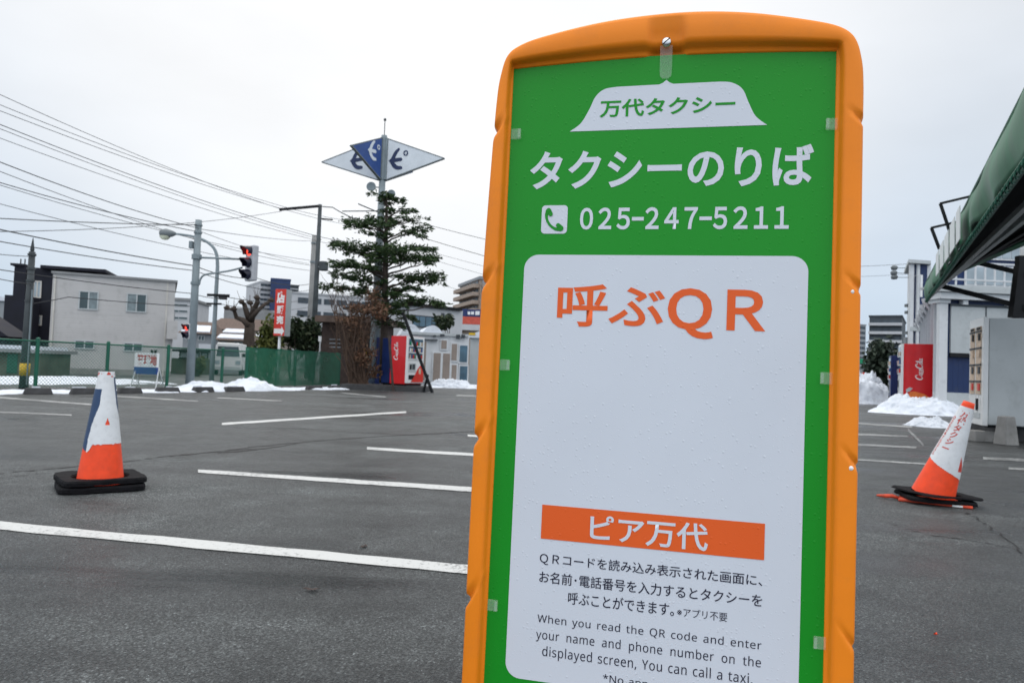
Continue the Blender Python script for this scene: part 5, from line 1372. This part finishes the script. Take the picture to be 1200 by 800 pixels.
B().box(.62, .70, -.06, -.03, hh * .15, hh * .26).build('handle', 'black_steel', dr); B().box(.18, .86, -.045, -.03, hh * .08, hh * .13).build('dispenser_flap', 'pale_metal', dr)
for (x0, y0, x1, y1, Y, lb) in ((1132, 504, 1144, 514.5, 12.9, 'short rough concrete block under the far corner of the white machine'), (1143, 504.5, 1170, 514, 12.35, 'long worn concrete block under the front of the white machine')):
    a = P(x0, y1, Y); b_ = P(x1, y1, Y); q = thing('concrete_block', lb, 'concrete block', (a.x, a.y, 0), 0)
    bevel(B().box(0, b_.x - a.x, 0, .30, 0, P(x0, y0, Y).z).build('body', 'concrete', q), .012)
a = P(1179, 514.5, 11.9); hb = P(1179, 487.5, 11.9).z; k = 11.9 / F
q = thing('concrete_footing', 'tapered grey concrete footing leaning near the blank side of the white machine', 'concrete footing', (a.x, a.y, 0), R(12))
bb = B(); r0_, r1_ = 9.2 * k, 6.3 * k
bb.add([(-r0_, -r0_, 0), (r0_, -r0_, 0), (r0_, r0_, 0), (-r0_, r0_, 0), (-r1_, -r1_, hb), (r1_, -r1_, hb), (r1_, r1_, hb), (-r1_, r1_, hb)], [(3, 2, 1, 0), (4, 5, 6, 7), (0, 1, 5, 4), (1, 2, 6, 5), (2, 3, 7, 6), (3, 0, 4, 7)])
bevel(bb.build('body', 'concrete', q), .015)
a = P(1190, 510, 13.4); bb = B(); bb.box(-.75, 2.2, -.5, 1.0, 0, zb - .003); o = bb.build('plinth', 'dark_concrete'); o.location = (a.x + .35, a.y, 0); tag(o, 'dark slab carrying the big white vending machine', 'plinth')

# ------------------------------------------------------------------ blue and white container building
def skew(parent, name, m, x0, x1, y0, y1, z0, z1, k=.66):
    """box whose ends run back at the slant of the site's corner"""
    d_ = (y1 - y0) * k; bb_ = B()
    vs_ = [(x, y, z) for z in (z0, z1) for x, y in ((x0, y0), (x1, y0), (x1 + d_, y1), (x0 + d_, y1))]
    bb_.add(vs_, [(3, 2, 1, 0), (4, 5, 6, 7), (0, 1, 5, 4), (1, 2, 6, 5), (2, 3, 7, 6), (3, 0, 4, 7)]); return bb_.build(name, m, parent)
fr = Frame(P(1098, 420, 23), P(1225, 420, 23.2))
cb = thing('container_building', 'blue and white two storey container building with a balcony rail behind the white machine', 'building', fr.p, fr.a)
X0, _ = fr.hit(1107, 420); XL = fr.L
z_e0 = fr.hit(1130, 352)[1]; z_e1 = fr.hit(1130, 338.5)[1]; z_rl = fr.hit(1130, 331)[1]; z_w0 = fr.hit(1130, 311)[1]; z_w1 = fr.hit(1130, 307)[1]; z_t = fr.hit(1200, 268)[1]
skew(cb, 'wall', 'navy', X0, XL, .02, 6, .0, z_e0); pb(cb, 'plinth', 'pale_metal', X0 - .02, XL, -.06, .5, 0, fr.hit(1120, 460)[1])
col = pb(cb, 'corner_post', 'white_metal', 0, X0 + .02, -.10, .05, 0, z_e0 - .12); pb(col, 'capital', 'white_metal', -.05, X0 + .07, -.15, .40, z_e0 - .12, z_e0)
pb(cb, 'eave_beam', 'white_metal', -.12, XL, -.30, .4, z_e0, z_e0 + (z_e1 - z_e0) * .55); pb(cb, 'fascia', 'pale_metal', -.18, XL, -.42, .4, z_e0 + (z_e1 - z_e0) * .58, z_e1)
a = fr.rect(1113, 359, 1190, 416); bd_ = pb(cb, 'shutter', 'pale_metal', a[0], a[1], -.06, .01, a[2], a[3])
pb(bd_, 'seam', 'far_dark', fr.hit(1153, 380)[0], fr.hit(1153, 380)[0] + .04, -.068, -.05, a[2] + .8, a[3]); pb(bd_, 'sill', 'black_steel', a[0] - .05, a[1], -.12, -.065, a[2] - .10, a[2] + .03); pb(bd_, 'head_rail', 'far_dark', a[0] - .05, a[1], -.10, -.062, a[3] - .03, a[3] + .04)
for xx in (1127, 1180): x = fr.hit(xx, 355)[0]; pb(cb, 'wall_lamp', 'white_metal', x - .08, x + .08, -.2, .01, z_e0 - .15, z_e0 - .003)
XU = fr.hit(1150, 300)[0]; skew(cb, 'upper_wall', 'navy', .45, XL, .7, 5.5, z_e1, fr.hit(1130, 311)[1]); skew(cb, 'upper_wall', 'navy', XU, XL, .702, 5.4, fr.hit(1130, 311)[1], z_t); pb(cb, 'deck', 'pale_metal', -.18, XL, -.40, .69, z_e1 + .002, z_e1 + .06)
skew(cb, 'roof', 'white_metal', XU - .2, XL, .4, 5.8, z_t, z_t + .12)
q = fr.rect(1130, 312, 1185, 337, .7); w_ = pb(cb, 'window', 'white_metal', q[0], q[1], .62, .72, q[2], q[3])
for i in range(5): pb(w_, 'pane', 'glass_pale', q[0] + (q[1] - q[0]) * (i + .06) / 5, q[0] + (q[1] - q[0]) * (i + .94) / 5, .60, .66, q[2] + .08, q[3] - .06)
q = fr.rect(1151, 282, 1224, 306, .7); w_ = pb(cb, 'window', 'white_metal', q[0], q[1], .62, .72, q[2], q[3])
for i in range(7): pb(w_, 'pane', 'glass_pale', q[0] + (q[1] - q[0]) * (i + .06) / 7, q[0] + (q[1] - q[0]) * (i + .94) / 7, .60, .66, q[2] + .06, q[3] - .06)
bb = B(); nb2 = 12; zt_ = fr.hit(1150, 310, -.3)[1]
for i in range(nb2): x = .05 + (XL - .1) * i / (nb2 - 1); bb.box(x - .022, x + .022, -.34, -.30, z_e1 + .06, zt_)
bb.box(0, XL, -.35, -.29, z_rl + .02, z_rl + .07); bb.box(0, XL, -.35, -.29, zt_ + .002, zt_ + .06); bb.build('railing', 'white_metal', cb)
# the long flank that runs away from its corner
fl = Frame(P(1079.5, 420, 36), P(1097.6, 420, 23.4)); cf = thing('container_row', 'row of blue containers with white posts running back behind the red drinks machine', 'building', fl.p, fl.a)
zE = fl.hit(1097, 338)[1]
pb(cf, 'wall', 'navy', 0, fl.L - .1, .05, .2, 0, zE - .15); pb(cf, 'eave', 'white_metal', -.1, fl.L - .05, -.16, .25, zE - .148, zE + .1)
for k in range(7):
    x = .2 + (fl.L - .6) * k / 6; p_ = pb(cf, 'post', 'white_metal', x - .055, x + .055, -.08, .03, 0, zE - .15)
    bb = B(); bb.tube([(x, -.12, zE - .55), (x, -.28, zE - .30), (x, -.30, zE - .16)], [.03, .07, .08], 8); bb.build('bracket', 'white_metal', p_)
# taller block behind
f3 = Frame(P(1067, 420, 38), P(1090, 420, 38.15)); tb = thing('container_tower', 'narrow blue and white two storey block with white corner posts behind the container row', 'building', f3.p, f3.a)
a = f3.rect(1067, 308, 1090, 460, .05); skew(tb, 'wall', 'white_metal', a[0], a[1], .05, 3, 0, a[3]); a = f3.rect(1064.5, 304.5, 1091, 308.5, -.35); skew(tb, 'roof', 'pale_metal', a[0], a[1], -.35, 3.2, a[2], a[3])
rb(tb, 'panel', 'navy', 1077.5, 310, 1086, 402, -.02, .06, False, f3); rb(tb, 'panel', 'navy', 1072.2, 310, 1073.6, 402, -.02, .06, False, f3)
rb(tb, 'corner_post', 'white_metal', 1066, 308, 1070, 460, -.12, .02, True, f3); rb(tb, 'corner_post', 'white_metal', 1074, 308, 1077.2, 460, -.12, .02, True, f3)
rb(tb, 'cross_beam', 'pale_metal', 1067, 383, 1090, 388, -.14, -.03, False, f3)
bb = B(); a = f3.rect(1078.5, 322, 1081, 348, -.4); bb.box(a[0], a[1], -.42, -.38, a[2], a[3]); bb.bar((a[0], -.4, a[3]), (a[0], .05, a[3]), .03); bb.build('banner', 'board_white', tb)
rb(tb, 'plinth', 'far_grey', 1061, 395, 1067, 460, .4, .6, True, f3)
# lamps on a bracket
q = GX(1066, 40); fl_ = thing('floodlight_pole', 'thin pole with side arms of floodlights beside the narrow blue block', 'floodlight', q)
bb = B(); zt_ = P(1066, 309, 40).z; bb.tube([(0, 0, 0), (0, 0, zt_)], [.06, .04], 8); bb.build('shaft', 'pole', fl_)
for y_, x_ in ((314, 1048), (320, 1047.5), (325, 1048)):
    p = P(x_, y_, 40) - q; bb = B(); bb.bar((0, 0, P(1066, y_, 40).z), p, .03); bb.build('arm', 'pole', fl_)
    bb = B(); bb.lathe([(.001, -.12), (.14, -.10), (.19, .04), (.10, .14), (.001, .15)], 10, p); bb.build('lamp', 'lamp_grey', fl_, smooth=True)
for y_ in (358, 366, 390):
    p = P(1063.5, y_, 40) - q; bb = B(); bb.box(p.x - .12, p.x + .12, -.15, .1, p.z - .08, p.z + .08); bb.bar(p, (0, 0, p.z), .03); bb.build('lamp', 'lamp_grey', fl_)

# ------------------------------------------------------------------ street end seen past the sign
tower('dark tower block with pale balcony bands above the round tree', 1018, 1056, 371, 150, 'far_dark', 8, 5, band='far_white', yb=452, dx=-3, rowh=.35)
tower('pale grey tower far down the street beside the dark tower', 1000, 1014, 381, 300, 'far_grey', 12, 3, yb=452)
small_house('low grey building at the far end of the street below the towers', 975, 1030, 438, 432, 120, 'far_grey', 'roof_grey', ((1005, 441, 1012, 445),), flat=True)
q = GX(998, 85); gs = thing('road_sign_gantry', 'green road sign on a grey gantry far down the street', 'road sign', q); s = 85 / F
bb = B(); bb.tube([(0, 0, 0), (0, 0, P(998, 419, 85).z)], .12, 8); a = P(1022, 421, 85) - q; bb.bar((0, 0, a.z), a, .12); bb.build('gantry', 'pole', gs)
a = P(1005, 425.5, 85) - q; b_ = P(1019, 420.8, 85) - q; B().box(a.x, b_.x, -.15, -.07, a.z, b_.z).build('board', 'road_green', gs)
q = GX(1012.3, 62); rd = thing('round_road_sign', 'small round red rimmed road sign over the tall snow heap', 'road sign', q); zc = P(1012, 440, 62).z
bb = B(); bb.tube([(0, 0, 0), (0, 0, zc)], .03, 6); bb.build('post', 'pole', rd)
B().flat([(.30 * math.cos(t), zc + .30 * math.sin(t)) for t in np.linspace(0, 2 * math.pi, 25)[:-1]], -.04).build('face', 'board_red', rd, fix=False); B().flat([(.15 * math.cos(t), zc + .15 * math.sin(t)) for t in np.linspace(0, 2 * math.pi, 25)[:-1]], -.05).build('centre', 'board_white', rd, fix=False)
# the utility pole that takes the cables behind the sign board
b0 = GX(770, 32.1); o = thing('utility_pole', 'concrete utility pole behind the taxi sign where the cables from the cedar arrive', 'utility pole', b0)
hz_ = P(770, 300, 32.1).z; bb = B(); bb.tube([(0, 0, 0), (0, 0, hz_)], [.17, .11], 14); bb.build('shaft', 'pole_concrete', o, smooth=True)
bb = B(); bb.bar((-.9, 0, hz_ - .5), (.9, 0, hz_ - .5), .09); bb.build('cross_arm', 'black_steel', o)
# low wooded rise all round, far off
vs, fs = [], []; n = 400
for i in range(n + 1):
    a = R(20) + R(140) * i / n; r = 880
    h = 9 + 7 * mnoise.noise((i * .03, 1, 0)) + 2.5 * mnoise.noise((i * .25, 4, 0)) + 1.2 * mnoise.noise((i * .9, 4, 0))
    for rr, z in ((r - 40, -1), (r - 20, h * .7), (r, h), (r + 120, h * .6), (r + 200, -1)): vs.append((rr * math.cos(a), rr * math.sin(a), z))
fs = [(i * 5 + j, (i + 1) * 5 + j, (i + 1) * 5 + j + 1, i * 5 + j + 1) for i in range(n) for j in range(4)]
tag(B().add(vs, fs).build('hills', mat('far wooded rise', (.10, .12, .13), .9, .3, .05, spec=.1), smooth=True), kind='structure')

# ------------------------------------------------------------------ green awning
def proj(p):
    q = CM.inverted() @ p; return 600 + F * q.x / -q.z, 400 - F * q.y / -q.z
At, Ft = P(1200, 108, 5.6), P(1085, 332, 16.4)
Ab, Fb = P(1200, 186, 5.6), P(1085, 351, 16.4)
d = (Ft - At) / (16.4 - 5.6)
ext = lambda p, dd, Y: p + dd * (Y - p.y)
Nt = ext(At, d, 2.2); Nb = ext(Ab, (Fb - Ab) / 10.8, 2.2)
Ia, If = P(1200, 275, 13.1), P(1107, 317, 17.0)
In = Ia + (Ia - If) * 1.2
q0 = Vector((Ft.x + .3, Ft.y + .2, 0))
aw = thing('awning', 'large dark green tarpaulin awning on black steel reaching over from the building', 'awning', q0)
LO = lambda p: p - q0
n = 70; m_ = 8
def along(a, b, t): return a.lerp(b, t)
vs = []
for i in range(n + 1):
    t = i / n; a, b_ = LO(along(Nt, Ft, t)), LO(along(Nb, Fb, t))
    for j in range(m_ + 1):
        u = j / m_; p = a.lerp(b_, u); w = .035 * math.sin(i * .9) * u + .05 * mnoise.noise((i * .22, u * 1.4, 2)); sc_ = .03 * abs(math.sin(i * math.pi / 3.5)) * (u ** 3)
        vs.append((p.x - w * .6 - .04 * math.sin(u * math.pi), p.y + w * .4, p.z + sc_))
bb = B(); bb.add(vs, [(i * (m_ + 1) + j, (i + 1) * (m_ + 1) + j, (i + 1) * (m_ + 1) + j + 1, i * (m_ + 1) + j + 1) for i in range(n) for j in range(m_)])
va = bb.build('valance', 'tarp', aw, smooth=True, fix=False); md = va.modifiers.new('t', 'SOLIDIFY'); md.thickness = .012
bb = B(); up = Vector((0, 0, .35)); bb.add([LO(Nt), LO(Ft), LO(If + up), LO(In + up)], [(0, 1, 2, 3)]); rf_ = bb.build('roof_sheet', 'tarp', aw, fix=False); md = rf_.modifiers.new('t', 'SOLIDIFY'); md.thickness = .02
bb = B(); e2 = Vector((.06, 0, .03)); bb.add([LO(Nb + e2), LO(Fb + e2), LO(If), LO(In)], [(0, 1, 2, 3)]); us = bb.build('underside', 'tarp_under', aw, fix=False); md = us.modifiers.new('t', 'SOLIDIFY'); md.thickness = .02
bb = B(); bb.add([LO(Fb + e2), LO(Ft), LO(If + up), LO(If)], [(0, 1, 2, 3)]); es = bb.build('end_sheet', 'tarp', aw, fix=False); md = es.modifiers.new('t', 'SOLIDIFY'); md.thickness = .02
bb = B(); bb.bar(LO(In + Vector((0, 0, -.06))), LO(If + Vector((0, 0, -.06))), .16, .22); bb.build('inner_beam', 'tarp', aw)
for t in (.22, .36, .62, .85):
    a = Nb.lerp(In, t) + Vector((0, 0, -.07)); b_ = Fb.lerp(If, t) + Vector((0, 0, -.07)); bb = B(); bb.bar(LO(a), LO(b_), .06, .07); bb.build('purlin', 'pale_metal' if t < .5 else 'black_steel', aw)
bb = B()
for i in range(90):
    t = (i + .5) / 90; p = LO(along(Nb, Fb, t)); dd = (LO(along(Nb, Fb, min(1, t + .01))) - p).normalized(); k = .055
    ring = [p + dd * (k * .7 * math.cos(a)) + Vector((.02 + .04 * math.sin(a + 1), 0, k * math.sin(a) - .02)) for a in np.linspace(0, 2 * math.pi, 9)]
    bb.tube(ring, .009, 5, cap=False)
bb.tube([LO(along(Nb, Fb, t)) + Vector((.03, 0, -.045)) for t in np.linspace(0, 1, 30)], .022, 6)
bb.build('lace', 'fence_green', aw, fix=False)
# clear sheets clipped over the far part of the valance
def at_x(a, b, x):
    lo, hi = 0.0, 1.0
    for _ in range(40):
        m__ = (lo + hi) / 2
        if proj(a.lerp(b, m__))[0] > x: lo = m__
        else: hi = m__
    return lo
for x0, x1 in ((1135, 1130), (1128, 1122), (1120, 1115), (1113.5, 1109), (1107.5, 1104)):
    t0, t1 = at_x(Nt, Ft, x0), at_x(Nt, Ft, x1); off = Vector((-.085, .04, 0)); bb = B()
    bb.add([LO(Nt.lerp(Ft, t0) + off + Vector((0, 0, -.06))), LO(Nt.lerp(Ft, t1) + off + Vector((0, 0, -.06))), LO(Nb.lerp(Fb, t1) + off), LO(Nb.lerp(Fb, t0) + off)], [(0, 1, 2, 3)])
    o = bb.build('clear_sheet', 'tarp_white', aw, fix=False); md = o.modifiers.new('t', 'SOLIDIFY'); md.thickness = .01
for pts, Y in (([(1140, 229.5), (1102, 238.5), (1115.5, 279)], 11.5), ([(1124, 259.5), (1091.5, 267), (1101, 292)], 14.0)):
    bb = B(); ps = [LO(P(x, y, Y)) for x, y in pts]
    for a, b_ in zip(ps, ps[1:]): bb.bar(a, b_, .035 * Y / 11, .035 * Y / 11)
    bb.build('bracket_frame', 'black_steel', aw)
for pts in (((1099, 334), (1205, 361.5)), ((1137, 305.5), (1205, 322))):
    a, b_ = P(*pts[0], 15.5), P(*pts[1], 14.5); bb = B(); bb.bar(LO(a), LO(b_), .085, .10); bb.build('brace', 'black_steel', aw)
a = P(1196, 300, 14.6); bb = B(); bb.bar(LO(Vector((a.x, a.y, 0))), LO(a), .14); b_ = P(1188, 366, 14.6); bb.bar(LO(a + Vector((-.02, 0, -.2))), LO(P(1187, 372, 14.6)), .16, .12); bb.build('post', 'black_steel', aw)
a = P(1205, 285, 15.2); bb = B(); bb.bar(LO(Vector((a.x, a.y, 0))), LO(a), .2); bb.build('post', 'white_metal', aw)

# ------------------------------------------------------------------ overhead cables
def cable(label, pts, sag=.02, r=.011, m='cable', grp='overhead cables'):
    ps = [P(x, y, Y) for x, y, Y in pts]; out_ = []
    for a, b_ in zip(ps, ps[1:]):
        L_ = (b_ - a).length
        for i in range(14):
            t = i / 14; p = a.lerp(b_, t); p.z -= 4 * sag * L_ * t * (1 - t); out_.append(p)
    out_.append(ps[-1]); bb = B(); bb.tube(out_, r, 5)
    o = bb.build('overhead_cable', m, fix=False); tag(o, label, 'cable', grp); return o
def from_left(y0, x1, y1, Y0, Y1, back=.35):
    """cable that comes in over the frame's edge: carried on outwards along its own line"""
    a, b_ = P(0, y0, Y0), P(x1, y1, Y1); c_ = a + (a - b_) * back
    return c_, b_
def cable_l(label, y0, x1, y1, Y0, Y1, sag=.012, r=.012, m='cable', more=()):
    a, b_ = P(0, y0, Y0), P(x1, y1, Y1); L_ = (b_ - a).length
    out_ = [a + (a - b_) * .5 + Vector((0, 0, .02 * L_))]
    for i in range(24):
        t = i / 24; p = a.lerp(b_, t); p.z -= 4 * sag * L_ * t * (1 - t); out_.append(p)
    out_.append(b_)
    for x, y, Y in more:
        a = out_[-1]; b2 = P(x, y, Y)
        for i in range(1, 13):
            t = i / 12; p = a.lerp(b2, t); p.z -= .06 * (b2 - a).length * t * (1 - t); out_.append(p)
    bb = B(); bb.tube(out_, r, 5); o = bb.build('overhead_cable', m, fix=False); tag(o, label, 'cable', 'overhead cables'); return o
cable_l('topmost overhead cable, ending at the tip of the long boom', 111, 331, 245.5, 24, 39.8)
cable_l('second highest overhead cable, ending under the boom of the tall dark pole', 123, 346, 246, 24, 39.9, more=((410, 259, 41),))
cable_l('third highest overhead cable, meeting the head of the tall dark pole', 130, 368, 255, 24, 40, more=((420, 265, 41),))
cable_l('fourth highest overhead cable, the upper of two that nearly touch', 146, 365, 275, 25, 40.5, r=.016, more=((405, 283, 42),))
cable_l('fifth highest overhead cable, the lower of two that nearly touch', 151, 364.5, 277.5, 25, 41, r=.012)
cable_l('sixth highest overhead cable, running to the top of the pale concrete pole', 162, 364, 280, 25, 41, more=((395, 287, 43),))
cable_l('fuzzy looking overhead cable that ends high on the signal pole', 190, 234.5, 268, 14, 21.3, r=.011)
cable_l('overhead cable passing the signal pole just above the street lamp neck', 201, 365, 311, 22, 41, sag=.02)
cable_l('overhead cable crossing another one above the street lamp head', 214, 234, 272, 18, 21.3, sag=.015)
cable_l('thin overhead cable crossing another one beside the street lamp head', 217, 363, 305, 24, 41, sag=.016)
cable_l('thin overhead cable passing just under the street lamp head', 239, 362.5, 317, 24, 41, sag=.012)
cable_l('nearly level dark overhead cable ending at the top of the signal pole', 256, 235, 263.5, 17, 21.3, sag=.006, r=.012, m='black')
cable_l('overhead cable that rises to the tip of the long boom', 271.5, 330, 247.5, 22, 39.8, sag=.012)
cable_l('thick dark overhead cable above the pale house roof', 269, 228, 311.5, 17, 21.3, sag=.008, r=.015, m='black', more=((300, 325.5, 30), (362, 333, 41)))
cable_l('dark overhead cable over the pale house, lower than the thick one', 283, 227, 317, 17, 21.3, sag=.008, r=.012, m='black', more=((362, 340, 41),))
cable_l('short level cable ending at the dark utility pole tip', 298, 38.5, 300.5, 16, 17.9, sag=.004, r=.009)
cable_l('cable running past the dark pole and across the pale house upper wall', 316, 226, 344, 16, 21.3, sag=.006, r=.011, m='black', more=((266, 349, 25.4),))
cable_l('slack cable that droops past the dark pole to the street lamp box', 327, 37, 333, 16, 17.9, sag=.004, r=.010, m='black')
cable('cable looping up and down across the house windows to the signal pole', [(36.5, 356, 17.9), (80, 348, 19), (225.5, 359, 21.3)], .006, .011, 'black')
cable('cable from the signal pole to the tall dark pole, above the traffic signal', [(235, 268.5, 21.3), (367, 282.5, 40)], .004, .010)
cable('thin cable slanting down behind the traffic signal housing', [(234, 271, 21.3), (362, 309, 41)], .006, .009)
cable('pair of low cables from the lamp boxes towards the pale pole, upper one', [(266, 348, 25.3), (361.5, 350.5, 41)], .012, .012, 'black')
cable('pair of low cables from the lamp boxes towards the pale pole, lower one', [(258, 356, 25.3), (361, 360, 41)], .012, .010, 'black')
cable('thick bundled cable falling from the boom pole into the cedar', [(370, 241, 40), (390, 243, 39), (420, 258, 35), (470, 300, 33)], .01, .028, 'black')
cable('highest cable leaving the cedar towards the taxi sign', [(455, 251, 36), (575, 282, 34), (770, 327, 32)], .004, .013)
cable('dark cable leaving the middle of the cedar towards the taxi sign', [(478, 273, 35), (575, 302, 33), (770, 352, 32)], .004, .014, 'black')
cable('faint upper cable of a close pair behind the cedar', [(480, 288, 44), (575, 314, 44), (770, 364, 32)], .004, .010)
cable('faint lower cable of a close pair behind the cedar', [(480, 296, 44), (575, 324, 44), (770, 374, 32)], .004, .010)
cable('lowest faint cable behind the right boughs of the cedar'.replace('right ', 'drooping '), [(470, 318, 46), (545, 342, 46), (770, 396, 32)], .004, .010)
cable('single level cable between the taxi sign and the narrow blue block', [(770, 324, 32), (1009, 312, 38), (1066, 309, 40)], .003, .011)
cable('faint second cable between the taxi sign and the floodlight pole', [(770, 334, 32), (1009, 324, 38), (1066, 321, 40)], .003, .008)

# ------------------------------------------------------------------ props of the cedar
def prop(label, x0, y0, x1, y1, Y, r, m, more=None):
    b0 = G(x0, y0) if False else P(x0, y0, Y); b0.z = max(0, b0.z) ; o = thing('tree_prop', label, 'tree prop', (b0.x, b0.y, 0), 0, 'props of the cedar')
    q = Vector((b0.x, b0.y, 0)); bb = B(); bb.tube([Vector((0, 0, 0)), P(x1, y1, Y) - q], r, 8); bb.build('pole', m, o)
    if more: bb = B(); bb.tube([P(more[0], more[1], Y) - q, Vector((P(more[2], more[3], Y).x - q.x, .1, .0))], r * .8, 8); bb.build('strut', m, o)
    return o
prop('black slanting pole with a short strut, propping the cedar before the white cabins', 507, 454, 472, 366, 25.6, .055, 'black_steel', (501.5, 439, 496, 453))
prop('brown leaning wooden stake in front of the red drinks machine side', 461, 452, 456, 393, 25.6, .045, 'brown_wood')

# a few bits of litter on the asphalt
for (x, y, r, m, lb) in ((427, 641, .022, 'brown_wood', 'curled brown leaf lying beyond the long bay line'), (365, 692, .030, 'brown_wood', 'dark shred of leaf lying before the long bay line'), (1097, 745, .008, 'cone_orange', 'tiny orange scrap lying on the asphalt beside the sign')):
    p = G(x, y); n = 9; bb = B(); vs = [(0, 0, .006)]
    for k in range(n): a = 2 * math.pi * k / n; q = r * random.uniform(.5, 1.3); vs.append((q * math.cos(a) * 1.5, q * math.sin(a) * .8, random.uniform(.003, .014)))
    bb.add(vs, [(0, 1 + k, 1 + (k + 1) % n) for k in range(n)]); o = bb.build('fallen_leaf' if m != 'cone_orange' else 'plastic_scrap', m, fix=False); o.location = (p.x, p.y, 0); o.rotation_euler = (0, 0, random.uniform(0, 3)); tag(o, lb, 'litter')

# things of one kind that repeat
for nm, ph in (('traffic_cone', 'traffic cones standing in the lot'), ('snow_pile', 'piles of ploughed snow'), ('vending_machine', 'drinks vending machines'), ('utility_pole', 'utility poles'),
               ('tower_block', 'far tower blocks'), ('house', 'houses behind the lot'), ('evergreen_shrub', 'evergreen shrubs behind the fence'), ('concrete_block', 'concrete blocks under the white machine'),
               ('shed', 'low sheds beside the pale house'), ('traffic_signal', 'red lit signals on the signal pole'), ('plinth', 'plinths under vending machines'), ('fallen_leaf', 'bits of litter on the asphalt')):
    for o in SC.objects:
        if o.parent is None and o.name.split('.')[0] == nm and 'group' not in o: o['group'] = ph
